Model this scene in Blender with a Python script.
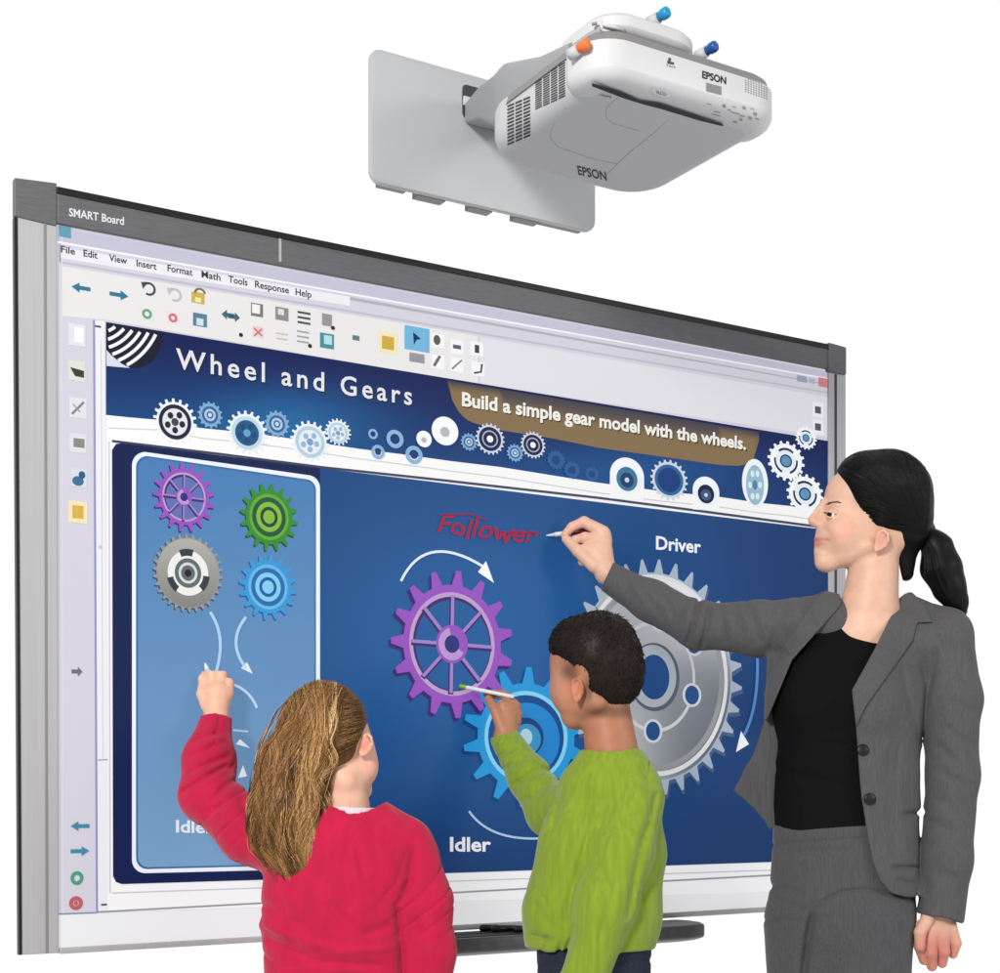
import bpy, math, random
import numpy as np
from mathutils import Vector
from mathutils.bvhtree import BVHTree
random.seed(7); rng = np.random.default_rng(7)
sc = bpy.context.scene; COL = sc.collection
for o in list(bpy.data.objects): bpy.data.objects.remove(o)

# ------------------------------------------------------------------ camera, world, lamps, exposure
CAMZ = 1.05                                   # camera height above the floor the people stand on
cd = bpy.data.cameras.new('camera'); cam = bpy.data.objects.new('camera', cd); COL.objects.link(cam)
cam.location = (0, 0, CAMZ); cam.rotation_euler = (math.pi/2, 0, 0)
cd.sensor_width = 36; cd.lens = 54; cd.shift_y = .2985; cd.clip_end = 200; cd.clip_start = .05
sc.camera = cam
sc.render.resolution_x = 1024; sc.render.resolution_y = 996
sc.view_settings.view_transform = 'Standard'; sc.view_settings.look = 'None'
sc.view_settings.exposure = 0; sc.view_settings.gamma = 1
w = bpy.data.worlds.new('World'); sc.world = w; w.use_nodes = True
_nt = w.node_tree; _bg = _nt.nodes['Background']         # white background ahead; environment dimmed behind the camera to add contrast
_tc = _nt.nodes.new('ShaderNodeTexCoord'); _sx = _nt.nodes.new('ShaderNodeSeparateXYZ'); _mr = _nt.nodes.new('ShaderNodeMapRange')
_nt.links.new(_tc.outputs['Generated'], _sx.inputs[0]); _nt.links.new(_sx.outputs['Y'], _mr.inputs[0])
_mr.inputs[1].default_value = -.05; _mr.inputs[2].default_value = .65; _mr.inputs[3].default_value = .46; _mr.inputs[4].default_value = 1.02
_mz = _nt.nodes.new('ShaderNodeMapRange'); _nt.links.new(_sx.outputs['Z'], _mz.inputs[0])       # added glow from below to lift undersides; there is no floor
_mz.inputs[1].default_value = -.05; _mz.inputs[2].default_value = -.6; _mz.inputs[3].default_value = 0; _mz.inputs[4].default_value = .85
_mx = _nt.nodes.new('ShaderNodeMath'); _mx.operation = 'MAXIMUM'; _nt.links.new(_mr.outputs[0], _mx.inputs[0]); _nt.links.new(_mz.outputs[0], _mx.inputs[1])
_nt.links.new(_mx.outputs[0], _bg.inputs[1]); _bg.inputs[0].default_value = (1, 1, 1, 1)
def area(name, loc, target, size, power, col=(1, 1, 1)):
    l = bpy.data.lights.new(name, 'AREA'); l.size = size; l.energy = power; l.color = col
    o = bpy.data.objects.new(name, l); COL.objects.link(o); o.location = loc
    o.rotation_euler = (Vector(target)-Vector(loc)).to_track_quat('-Z', 'Y').to_euler()
area('key_softbox', (-1.5, -1.3, 2.8), (.2, 2.7, 1.1), .7, 178, (1, .985, .96))
area('side_softbox', (3.4, .6, 2.2), (.5, 2.7, 1.2), 1.0, 34, (.96, .98, 1))

# ------------------------------------------------------------------ coordinates
F = 1500.; CX = 500.; HY = 785.
def W(px, py, Y): return np.array([(px-CX)/F*Y, Y, CAMZ+(HY-py)/F*Y])
BL0 = np.array([-.777, 2.413, CAMZ]); _u = np.array([1.546, .929, 0]); UU = _u/np.linalg.norm(_u)
NN = np.array([UU[1], -UU[0], 0]); ZZ = np.array([0, 0, 1.])
CAMP = np.array([0, 0, CAMZ])
def LB(a, b, c): return BL0+NN*a+UU*b+ZZ*c               # board frame: a out of the wall, b along it, c up
def solve(px, py, **k):
    d = np.array([(px-CX)/F, 1, (HY-py)/F]); M = np.stack([NN, UU, ZZ])
    dl = M@d; ol = M@(CAMP-BL0); i = 'abc'.index(list(k)[0]); v = list(k.values())[0]
    return ol+(v-ol[i])/dl[i]*dl
def Bp(px, py, a=0.): return LB(*solve(px, py, a=a))

# ------------------------------------------------------------------ tags and mesh helpers
def tag(o, label=None, cat=None, group=None, kind=None):
    if label: o['label'] = label
    if cat: o['category'] = cat
    if group: o['group'] = group
    if kind: o['kind'] = kind
    return o
def mesh(name, V, Fc, mat, parent=None, col=None, smooth=True):
    me = bpy.data.meshes.new(name); V = np.asarray(V, dtype=float).reshape(-1, 3)
    me.from_pydata(V.tolist(), [], [tuple(int(i) for i in f) for f in Fc] if not isinstance(Fc, np.ndarray) else Fc.tolist())
    if col is not None:
        at = me.color_attributes.new('Col', 'FLOAT_COLOR', 'POINT')
        c = np.ones((len(V), 4)); c[:, :3] = np.asarray(col); at.data.foreach_set('color', c.ravel())
    if smooth: me.polygons.foreach_set('use_smooth', [True]*len(me.polygons))
    me.materials.append(mat); me.update()
    o = bpy.data.objects.new(name, me); COL.objects.link(o)
    if parent: o.parent = parent; o.matrix_parent_inverse = parent.matrix_world.inverted()
    return o
def empty(name, loc):
    o = bpy.data.objects.new(name, None); COL.objects.link(o); o.location = loc
    o.empty_display_size = .1; bpy.context.view_layer.update(); return o
def lin(c): return tuple(((x/255)/12.92 if x/255 <= .04045 else ((x/255+.055)/1.055)**2.4) for x in c[:3])
class MB:
    def __init__(s): s.v = []; s.f = []
    def add(s, V, Fc):
        n = len(s.v); s.v += [tuple(p) for p in V]; s.f += [tuple(i+n for i in f) for f in Fc]
    def hexa(s, P):                                    # 8 points, bottom ring 0-3, top ring 4-7
        s.add(P, [(0, 3, 2, 1), (4, 5, 6, 7), (0, 1, 5, 4), (1, 2, 6, 5), (2, 3, 7, 6), (3, 0, 4, 7)])
    def lbox(s, a0, a1, b0, b1, c0, c1):
        s.hexa([LB(a0, b0, c0), LB(a1, b0, c0), LB(a1, b1, c0), LB(a0, b1, c0), LB(a0, b0, c1), LB(a1, b0, c1), LB(a1, b1, c1), LB(a0, b1, c1)])
    def loft(s, rings, cap=True):
        n = len(rings[0]); V = [p for r in rings for p in r]; Fc = []
        for i in range(len(rings)-1):
            for j in range(n):
                k = (j+1) % n; Fc.append((i*n+j, i*n+k, (i+1)*n+k, (i+1)*n+j))
        if cap: Fc.append(tuple(range(n))[::-1]); Fc.append(tuple((len(rings)-1)*n+j for j in range(n)))
        s.add(V, Fc)
    def tube(s, P, R, n=12):
        P = [np.array(p, float) for p in P]; rings = []
        for i, p in enumerate(P):
            t = P[min(i+1, len(P)-1)]-P[max(i-1, 0)]; t /= np.linalg.norm(t)
            h = np.array([0, 0, 1.]) if abs(t[2]) < .9 else np.array([1., 0, 0])
            x = np.cross(t, h); x /= np.linalg.norm(x); y = np.cross(t, x)
            rings.append([p+R[i]*(math.cos(q)*x+math.sin(q)*y) for q in np.linspace(0, 2*math.pi, n, endpoint=False)])
        s.loft(rings)
    def build(s, name, mat, parent=None, smooth=False, bevel=0):
        o = mesh(name, s.v, s.f, mat, parent, smooth=smooth)
        if bevel:
            m = o.modifiers.new('bevel', 'BEVEL'); m.width = bevel; m.segments = 3; m.limit_method = 'ANGLE'
            m.angle_limit = math.radians(40)
            o.data.polygons.foreach_set('use_smooth', [True]*len(o.data.polygons))
            n = o.modifiers.new('wn', 'WEIGHTED_NORMAL')
        return o
def bvh(o): return BVHTree.FromPolygons([v.co for v in o.data.vertices], [tuple(p.vertices) for p in o.data.polygons])
def cast(tree, px, py, off=0.):
    d = Vector(((px-CX)/F, 1, (HY-py)/F)).normalized()
    hit = tree.ray_cast(Vector(CAMP), d)
    if hit[0] is None: return None
    n = hit[1]
    if n.dot(d) > 0: n = -n
    return np.array(hit[0]+n*off), np.array(n)

# ------------------------------------------------------------------ materials
def mat(name, col=None, rough=.6, metal=0, spec=.4, attr=False, bump=None, sss=0, sheen=0, emit=None, coat=0, var=None):
    m = bpy.data.materials.new(name); m.use_nodes = True; nt = m.node_tree; b = nt.nodes['Principled BSDF']
    b.inputs['Roughness'].default_value = rough; b.inputs['Metallic'].default_value = metal
    b.inputs['Specular IOR Level'].default_value = spec
    src = None
    if attr:
        a = nt.nodes.new('ShaderNodeAttribute'); a.attribute_name = 'Col'; src = a.outputs['Color']
    elif col: b.inputs['Base Color'].default_value = (*lin(col), 1)
    tc = nt.nodes.new('ShaderNodeTexCoord')
    if var:                                            # (scale xyz, amount, detail) brightness mottling
        mp = nt.nodes.new('ShaderNodeMapping'); mp.inputs['Scale'].default_value = var[0]
        mp.inputs['Rotation'].default_value = var[3] if len(var) > 3 else (0, 0, 0)
        nz = nt.nodes.new('ShaderNodeTexNoise'); nz.inputs['Scale'].default_value = 1; nz.inputs['Detail'].default_value = var[2]
        nt.links.new(tc.outputs['Object'], mp.inputs[0]); nt.links.new(mp.outputs[0], nz.inputs[0])
        mr = nt.nodes.new('ShaderNodeMapRange'); mr.inputs[1].default_value = .3; mr.inputs[2].default_value = .7
        mr.inputs[3].default_value = 1-var[1]; mr.inputs[4].default_value = 1+var[1]
        nt.links.new(nz.outputs[0], mr.inputs[0])
        vm = nt.nodes.new('ShaderNodeVectorMath'); vm.operation = 'SCALE'
        if src: nt.links.new(src, vm.inputs[0])
        else: vm.inputs[0].default_value = lin(col)
        nt.links.new(mr.outputs[0], vm.inputs['Scale']); src = vm.outputs[0]
    if src: nt.links.new(src, b.inputs['Base Color'])
    if sss:
        b.inputs['Subsurface Weight'].default_value = sss; b.inputs['Subsurface Radius'].default_value = (.012, .004, .002)
        b.inputs['Subsurface Scale'].default_value = 1
    if sheen: b.inputs['Sheen Weight'].default_value = sheen; b.inputs['Sheen Roughness'].default_value = .5
    if coat: b.inputs['Coat Weight'].default_value = coat
    if emit is not None:
        if src: nt.links.new(src, b.inputs['Emission Color'])
        else: b.inputs['Emission Color'].default_value = (*lin(col), 1)
        b.inputs['Emission Strength'].default_value = emit
        dk = nt.nodes.new('ShaderNodeVectorMath'); dk.operation = 'SCALE'; dk.inputs['Scale'].default_value = .3
        if src: nt.links.new(src, dk.inputs[0])
        else: dk.inputs[0].default_value = lin(col)
        nt.links.new(dk.outputs[0], b.inputs['Base Color'])
    if bump:
        prev = None
        for (scl, st, dist) in bump:
            mp = nt.nodes.new('ShaderNodeMapping'); mp.inputs['Scale'].default_value = scl
            nz = nt.nodes.new('ShaderNodeTexNoise'); nz.inputs['Scale'].default_value = 1; nz.inputs['Detail'].default_value = 3
            nt.links.new(tc.outputs['Object'], mp.inputs[0]); nt.links.new(mp.outputs[0], nz.inputs[0])
            bp = nt.nodes.new('ShaderNodeBump'); bp.inputs['Strength'].default_value = st; bp.inputs['Distance'].default_value = dist
            nt.links.new(nz.outputs[0], bp.inputs['Height'])
            if prev: nt.links.new(prev, bp.inputs['Normal'])
            prev = bp.outputs[0]
        nt.links.new(prev, b.inputs['Normal'])
    return m
M_ink = mat('screen_image', attr=True, rough=.5, spec=.2, emit=.66)
M_alu = mat('brushed_aluminium', (172, 172, 174), rough=.5, metal=.15, var=((200, 200, 2), .04, 3))
M_dark = mat('dark_frame', (92, 92, 94), rough=.45, spec=.4, var=((40, 40, 500), .12, 3))
M_black = mat('black_plastic', (18, 18, 20), rough=.4)
M_traym = mat('tray_plastic', (92, 92, 94), rough=.45, var=((60, 60, 60), .1, 3))
M_white = mat('white_plastic', (200, 200, 201), rough=.38, spec=.45, bump=[((900, 900, 900), .06, .0004)])
M_arm = mat('arm_plastic', (150, 151, 154), rough=.5, spec=.35)
M_case = mat('casing_plastic', (188, 188, 190), rough=.5, spec=.35, bump=[((900, 900, 900), .1, .0004)])
M_strip = mat('grey_plastic', (128, 125, 126), rough=.5)
M_plate = mat('painted_plate', (176, 178, 180), rough=.4, spec=.5, bump=[((700, 700, 700), .06, .0004)])
M_vent = mat('vent_slot', (60, 60, 62), rough=.7)
M_mark = mat('printed_mark', (70, 70, 74), rough=.6)
M_pale = mat('pale_mark', (138, 138, 142), rough=.6)
M_orange = mat('orange_plastic', (232, 112, 50), rough=.35)
M_cyan = mat('cyan_plastic', (20, 140, 190), rough=.3)
M_blue = mat('blue_plastic', (28, 78, 150), rough=.3)
M_skin = mat('skin', attr=True, rough=.5, spec=.35, sss=.12, bump=[((260, 260, 260), .12, .002)], var=((60, 60, 60), .05, 4))
M_eye = mat('eye', attr=True, rough=.12, spec=.6)
M_hair = mat('hair', attr=True, rough=.5, spec=.2)
M_suit = mat('suit_cloth', (84, 83, 84), rough=.85, spec=.12, sheen=.08, var=((700, 700, 14), .15, 2, (.0, .05, 0)), bump=[((600, 600, 60), .3, .001), ((30, 30, 14), .45, .01)])
M_trou = mat('trouser_cloth', (78, 77, 79), rough=.85, spec=.15, sheen=.12, var=((700, 700, 9), .18, 2, (.0, .08, 0)), bump=[((500, 500, 30), .4, .001), ((26, 26, 12), .25, .006)])
M_top = mat('black_knit', (9, 9, 10), rough=.8, spec=.12, bump=[((300, 300, 300), .3, .001), ((22, 22, 14), .6, .012)])
M_pink = mat('pink_jersey', (180, 22, 62), rough=.8, spec=.15, sheen=.15, var=((40, 40, 14), .1, 4, (0, .5, 0)), bump=[((40, 40, 16), .35, .006), ((500, 500, 500), .3, .001)])
M_green = mat('green_velour', (124, 148, 38), rough=.8, spec=.15, sheen=.25, var=((130, 130, 7), .12, 4, (0, -.25, 0)), bump=[((60, 60, 8), .15, .004), ((500, 500, 500), .3, .001)])
M_denim = mat('denim', (28, 34, 52), rough=.85, var=((300, 300, 300), .3, 3), bump=[((300, 300, 60), .4, .001)])
M_tee = mat('white_cotton', (215, 200, 210), rough=.8)
M_penw = mat('pen_white', (205, 208, 212), rough=.3)
M_penr = mat('pen_red', (90, 8, 12), rough=.35)
M_peng = mat('pen_green', (110, 170, 50), rough=.35)

# ------------------------------------------------------------------ WHITEBOARD
board = empty('interactive_whiteboard', LB(0, .9, -.27))
tag(board, 'large interactive whiteboard with grey frame showing a wheel and gears lesson', 'whiteboard')
m = MB(); P = [Bp(*p) for p in [(56, 222), (829, 368), (829, 905), (56, 952)]]
m.hexa([p-NN*.006 for p in P]+P)
screen = mesh('screen', m.v, m.f, M_ink, board, col=[lin((238, 238, 241))]*8, smooth=False)
def frame(name, pts, mt, a0=-.035, a1=.006, bev=.002):
    m = MB(); P = [solve(*p, a=a1) for p in pts]
    m.hexa([LB(a0, p[1], p[2]) for p in P]+[LB(*p) for p in P]); return m.build(name, mt, board, bevel=bev)
frame('frame_side', [(15, 216), (57, 226), (59, 953), (20, 955)], M_alu, a0=-.006)
frame('back_panel', [(40, 205), (826, 350), (826, 900), (44, 940)], M_strip, a0=-.035, a1=-.0065)
frame('frame_side', [(829, 372), (846, 375), (846, 908), (829, 908)], M_alu, a0=-.006)
frame('frame_top', [(57, 186), (829, 344), (829, 369), (57, 223)], M_dark, a1=.008)
frame('frame_bottom', [(60, 948), (829, 903.5), (829, 908.5), (60, 954)], M_alu, a1=.007)
frame('corner_cap', [(14.5, 177.5), (57, 183), (57, 226), (14.5, 216)], M_dark, a0=-.006, a1=.009, bev=.002)
frame('corner_cap', [(829, 342), (847, 347), (847, 375), (829, 371)], M_dark, a1=.012, bev=.004)
frame('frame_ridge', [(57, 186.2), (829, 344.2), (829, 349), (57, 193)], M_black, a0=.008, a1=.011, bev=.001)
frame('frame_groove', [(44, 218), (46, 218.5), (48, 953), (46, 953)], M_strip, a0=.006, a1=.0075, bev=0)
frame('frame_groove', [(835, 374), (837, 374.5), (837, 908), (835, 908)], M_vent, a0=.006, a1=.0075, bev=0)
frame('frame_edge', [(14.3, 217), (17.5, 217.5), (22, 954.6), (19, 955)], M_black, a0=-.0055, a1=.0075, bev=0)
frame('frame_joint', [(279, 232.5), (281.5, 233), (281.5, 262), (279, 261.5)], M_alu, a0=.008, a1=.009, bev=0)

LAY = [0.0]
class Art:                                             # flat printed shapes of the lesson page, each layer .25 mm above the last
    def __init__(s, layer): s.v = []; s.f = []; s.c = []; s.a = layer*.00025
    def up(s, n=1): s.a += .00025*n; return s
    def poly(s, pts, col):
        n = len(s.v)
        for p in pts:
            s.v.append(Bp(p[0], p[1], s.a)); s.c.append(lin(col(p[0], p[1]) if callable(col) else col))
        s.f.append(tuple(range(n, n+len(pts)))[::-1])
    def shear(s, cx, cy): return (785-cy)/(3000-cx)
    def ring(s, cx, cy, rx, ry, r0, r1, col, a0=0, a1=360, n=40):
        k = s.shear(cx, cy); N0 = len(s.v)
        for i in range(n+1):
            t = math.radians(a0+(a1-a0)*i/n)
            for r in (r0, r1):
                x = cx+rx*r*math.cos(t); y = cy-ry*r*math.sin(t)+k*(x-cx)
                s.v.append(Bp(x, y, s.a)); s.c.append(lin(col(x, y) if callable(col) else col))
        for i in range(n): q = N0+2*i; s.f.append((q, q+1, q+3, q+2))
    def disc(s, cx, cy, rx, ry, col, n=36):
        k = s.shear(cx, cy)
        s.poly([(cx+rx*math.cos(t), cy+ry*math.sin(t)+k*rx*math.cos(t)) for t in np.linspace(0, 2*math.pi, n, endpoint=False)], col)
    def gear(s, cx, cy, rx, ry, nt, root, col, duty=.5, tip=.6, rot=0, dx=0, dy=0):
        k = s.shear(cx, cy); pts = []
        for i in range(nt):
            for (f, r) in ((0, root), (duty*(.5-tip*.5), 1), (duty*(.5+tip*.5), 1), (duty, root), (duty+(1-duty)*.5, root)):
                t = 2*math.pi*(i+f)/nt+rot; x = cx+dx+rx*r*math.cos(t)
                pts.append((x, cy+dy+ry*r*math.sin(t)+k*(x-cx-dx)))
        s.poly(pts, col)
    def line(s, pts, wd, col):
        pts = [np.array(p, float) for p in pts]; N0 = len(s.v)
        for i, p in enumerate(pts):
            t = pts[min(i+1, len(pts)-1)]-pts[max(i-1, 0)]; t /= np.linalg.norm(t)+1e-9; nn = np.array([-t[1], t[0]])
            ww = wd[i] if isinstance(wd, (list, tuple)) else wd
            for q in (p+nn*ww/2, p-nn*ww/2): s.v.append(Bp(q[0], q[1], s.a)); s.c.append(lin(col(*q) if callable(col) else col))
        for i in range(len(pts)-1): q = N0+2*i; s.f.append((q, q+1, q+3, q+2))
    def rect(s, x, y, w, h, col):
        k = s.shear(x, y); s.poly([(x-w/2, y-h/2-k*w/2), (x+w/2, y-h/2+k*w/2), (x+w/2, y+h/2+k*w/2), (x-w/2, y+h/2-k*w/2)], col)
    def text(s, body, p0, p1, h, col, wobble=0, **kw):
        V, Fc = text2d(body, **kw)
        V = V+wobble*np.stack([.5*np.sin(V[:, 1]*9+V[:, 0]*3), np.sin(V[:, 0]*4.3)+.6*np.sin(V[:, 0]*9+1), V[:, 0]*0], 1); x0 = V[:, 0].min(); wd = V[:, 0].max()-x0
        L0 = solve(*p0, a=s.a); L1 = solve(*p1, a=s.a); Lh = solve(p0[0], p0[1]-h, a=s.a); kk = (Lh[2]-L0[2])/.7
        n = len(s.v)
        for v in V:
            t = (v[0]-x0)/wd; s.v.append(LB(s.a, L0[1]+t*(L1[1]-L0[1]), L0[2]+t*(L1[2]-L0[2])+v[1]*kk)); s.c.append(lin(col))
        s.f += [tuple(i+n for i in f) for f in Fc]
    def build(s, name, label=None):
        o = mesh(name, s.v, s.f, M_ink, screen, col=s.c, smooth=False)
        if label: o['label'] = label
        return o
def build_split(A, name, margin=.003, labels=None):
    V = np.array(A.v); L = (V-BL0)@np.stack([UU, ZZ], 1); bb = [(L[list(f)].min(0)-margin/2, L[list(f)].max(0)+margin/2) for f in A.f]
    n = len(bb); par = list(range(n))
    def find(i):
        while par[i] != i: i = par[i]
        return i
    for i in range(n):
        for j in range(i):
            if (bb[i][0] <= bb[j][1]).all() and (bb[j][0] <= bb[i][1]).all(): par[find(i)] = find(j)
    G = {}
    for i in range(n): G.setdefault(find(i), []).append(i)
    for fs in G.values():
        idx = sorted({v for i in fs for v in A.f[i]}); mp = {v: k for k, v in enumerate(idx)}
        mesh(name, [A.v[v] for v in idx], [tuple(mp[v] for v in A.f[i]) for i in fs], M_ink, screen, col=[A.c[v] for v in idx], smooth=False)
def text2d(body, spacing=1., offset=0., shear=0.):
    cu = bpy.data.curves.new('t', 'FONT'); cu.body = body; cu.size = 1; cu.space_character = spacing; cu.offset = offset
    cu.shear = shear; cu.resolution_u = 3; cu.fill_mode = 'FRONT'
    o = bpy.data.objects.new('t', cu); COL.objects.link(o); bpy.context.view_layer.update()
    me = bpy.data.meshes.new_from_object(o.evaluated_get(bpy.context.evaluated_depsgraph_get()))
    V = np.array([v.co[:] for v in me.vertices]); Fc = [tuple(p.vertices) for p in me.polygons]
    bpy.data.objects.remove(o); bpy.data.curves.remove(cu); bpy.data.meshes.remove(me); return V, Fc
def lerp(a, b, t): t = max(0, min(1, t)); return tuple(a[i]+(b[i]-a[i])*t for i in range(len(a)))
def yl(x, x0, y0, x1, y1): return y0+(y1-y0)*(x-x0)/(x1-x0)
def grid(A, x0, x1, top, bot, col, nx=24, ny=12):
    N0 = len(A.v)
    for i in range(nx+1):
        x = x0+(x1-x0)*i/nx
        for j in range(ny+1):
            y = top(x)+(bot(x)-top(x))*j/ny; A.v.append(Bp(x, y, A.a)); A.c.append(lin(col(x, y)))
    for i in range(nx):
        for j in range(ny): q = N0+i*(ny+1)+j; A.f.append((q, q+1, q+ny+2, q+ny+1))

# window chrome
A = Art(1)
A.poly([(57, 224), (828, 371), (828, 890), (57, 914)], (212, 209, 222))
A.up(); A.poly([(57, 227), (828, 372), (828, 378), (57, 241)], (196, 195, 214))
A.up(); A.poly([(57, 241), (828, 378), (828, 379.5), (57, 243)], (245, 244, 248))
A.poly([(60, 247), (350, 297), (350, 306), (60, 258)], (236, 234, 240))
A.poly([(350, 297), (828, 384), (828, 385), (350, 300)], (176, 174, 186))
A.poly([(60, 261), (828, 392), (828, 393.5), (60, 263)], (190, 188, 200))
A.poly([(62, 266), (478, 336), (478, 384), (106, 320), (62, 316)], (231, 229, 229))
A.poly([(480, 337), (828, 397), (828, 437), (480, 384)], (224, 223, 230))
A.poly([(93, 320), (105, 321), (108, 912), (96, 912)], (236, 236, 242))
A.poly([(106, 405), (828, 512), (828, 890), (108, 912)], (246, 246, 248))
A.up()
A.line([(94, 320), (97, 912)], 2.2, (150, 148, 196)); A.line([(57, 914), (97, 912.5)], 1.5, (140, 132, 160)); A.line([(97, 912), (828, 872)], 1.8, (150, 148, 160))
A.line([(112, 893), (828, 868)], 1.2, (196, 196, 206)); A.line([(101, 340), (103, 760)], .8, (205, 205, 212)); A.line([(98, 760), (108, 759.5)], 1.4, (170, 170, 180))
A.line([(109, 905-495), (110, 893)], 1.5, (205, 203, 216))
A.line([(60, 244), (60, 262)], 1.5, (150, 150, 170)); A.line([(62, 233), (63, 915)], .8, (225, 223, 235))
A.build('window_background')
A = Art(6)
for tx, x, y, wd in (('File', 68, 250, 14), ('Edit', 90.5, 254, 14), ('View', 118, 259, 18), ('Insert', 146.5, 264.5, 20), ('Format', 180, 270, 25), ('Math', 211, 275.5, 19), ('Tools', 238, 280.5, 19), ('Response', 272, 287, 34), ('Help', 303.5, 293, 16)):
    k = A.shear(x, y); A.text(tx, (x-wd/2, y+3.5-k*wd/2), (x+wd/2, y+3.5+k*wd/2), 6.8, (48, 46, 62), offset=.016)
build_split(A, 'menu_word', .006)
def arrow(A, x, y, wd, col, d=1):
    k = A.shear(x, y); f = lambda dx, dy: (x+d*dx, y+dy+k*d*dx)
    A.poly([f(-wd/2, -2), f(wd*.08, -2), f(wd*.08, -5), f(wd/2, 0), f(wd*.08, 5), f(wd*.08, 2), f(-wd/2, 2)], col)
A = Art(6)                                             # tool bar icons
arrow(A, 81, 288, 19, (45, 120, 148), -1); arrow(A, 119, 295, 19, (45, 120, 148), 1)
for x, y, c in ((149, 289, (60, 72, 88)), (175, 295, (190, 190, 196))):
    A.ring(x, y, 6.5, 6.5, .7, 1.05, c, -120, 130, 16); A.poly([(x-8, y-7), (x-1, y-7), (x-6, y)], c)
A.rect(198, 298, 13, 11, (200, 176, 84)); A.ring(200, 293, 6, 5, .6, 1, (120, 110, 60), 0, 200, 10)
A.rect(147, 314, 13, 12, (222, 228, 222)); A.rect(173, 318, 13, 12, (232, 222, 222))
A.rect(200, 320, 14, 13, (88, 128, 146)); arrow(A, 228, 315, 13, (60, 104, 120), -1); arrow(A, 234, 317, 12, (60, 104, 120), 1)
A.rect(257, 310, 12, 13, (120, 118, 118)); A.rect(282, 314, 13, 13, (140, 138, 140)); A.rect(258, 332, 11, 11, (232, 206, 206)); A.rect(282, 334, 12, 1.5, (200, 190, 180)); A.rect(282, 339, 11, 1.5, (200, 190, 180))
for j in range(3): A.rect(304, 313+j*5, 13, 2.2, (70, 76, 84)); A.rect(303, 332+j*5, 12, 1.6, (150, 158, 160))
A.rect(327, 320, 10, 12, (150, 146, 152)); A.rect(327, 341, 14, 15, (70, 138, 152)); A.rect(356, 338, 7, 5, (92, 128, 132))
A.rect(388, 343, 19, 21, (240, 228, 186)); A.rect(417, 339, 25, 24, (112, 180, 216)); A.rect(417, 358, 15, 9, (150, 148, 156))
for x, y in ((438, 341), (438, 362), (457, 347), (457, 365), (477, 349), (478, 369)): A.rect(x, y, 13, 14, (243, 243, 245))
for x, y in ((241, 335), (310, 346), (333, 328)): A.disc(x, y, 2.2, 2.2, (36, 36, 44), 8)
A.rect(65, 232, 12, 11, (96, 158, 178)); A.rect(802, 379, 10, 6, (150, 160, 184)); A.rect(812, 381, 6, 5, (176, 180, 196)); A.rect(823, 382.5, 9, 9, (206, 128, 134))
for y in (410, 427): A.rect(818, y, 11, 15, (238, 238, 242))
A.rect(77, 335, 17, 22, (226, 226, 234)); A.rect(77, 371, 17, 20, (222, 222, 214)); A.rect(78, 408, 17, 20, (226, 226, 230)); A.rect(78, 443, 17, 19, (224, 224, 226)); A.rect(79, 478, 16, 18, (214, 220, 228)); A.rect(78, 512, 19, 22, (238, 226, 190))
A.up()
A.ring(147, 314, 5, 5, .5, 1, (110, 160, 120)); A.ring(173, 318, 5, 5, .4, .9, (205, 112, 122)); A.rect(198, 300, 6, 5, (240, 226, 160)); A.rect(200, 322, 7, 7, (206, 222, 230))
A.rect(256, 309, 8, 9, (240, 238, 236)); A.rect(281, 312, 6, 6, (222, 218, 216)); A.line([(254, 328), (262, 336)], 1.6, (206, 110, 110)); A.line([(262, 329), (254, 336)], 1.6, (206, 110, 110))
A.rect(328, 340, 8, 9, (176, 220, 226)); A.rect(388, 343, 12, 13, (206, 168, 66)); A.poly([(413, 332), (421, 339), (416.5, 340), (414, 345)], (12, 44, 84))
A.disc(437, 340, 3.5, 5, (90, 92, 84)); A.line([(434, 366), (440, 356)], 3, (110, 104, 110)); A.rect(457, 347, 8, 4, (88, 92, 110)); A.line([(452, 369), (462, 360)], 1.8, (120, 120, 130)); A.rect(477, 349, 4.5, 8, (66, 66, 70)); A.line([(474, 373), (481, 372), (482, 364)], 2, (50, 50, 56))
for y in (410, 427): A.rect(818, y, 6, 7, (88, 88, 96))
A.rect(79, 335, 9, 15, (250, 250, 253)); A.poly([(70, 367), (84, 371), (84, 378), (75, 376)], (58, 64, 46)); A.line([(72, 414), (84, 402)], 2.5, (130, 130, 140)); A.line([(73, 404), (80, 412)], 1.5, (160, 160, 168)); A.rect(79, 443, 11, 9, (134, 138, 130))
A.disc(78, 481, 6, 5, (62, 112, 148), 10); A.disc(82, 475, 3.5, 4, (48, 92, 132), 8); A.rect(78, 512, 11, 13, (212, 176, 70)); A.rect(76, 511, 3.5, 12, (240, 216, 130))
arrow(A, 77, 671.5, 11, (110, 110, 120), 1)
arrow(A, 80, 826, 19, (64, 138, 168), -1); arrow(A, 80, 851, 19, (64, 138, 168), 1)
A.ring(77, 878, 6.5, 7, .45, 1, (74, 158, 124)); A.ring(76, 903, 7, 7, .4, 1, (190, 96, 100)); A.disc(76, 903, 2.2, 2.5, (190, 96, 100), 8)
A.rect(98, 326.5, 6, 1.8, (60, 60, 70)); A.rect(104, 904.5, 6, 1.8, (60, 60, 70)); A.ring(100.5, 547, 2, 2, 0, 1, (200, 200, 208))
build_split(A, 'tool_icon', .001)

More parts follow.
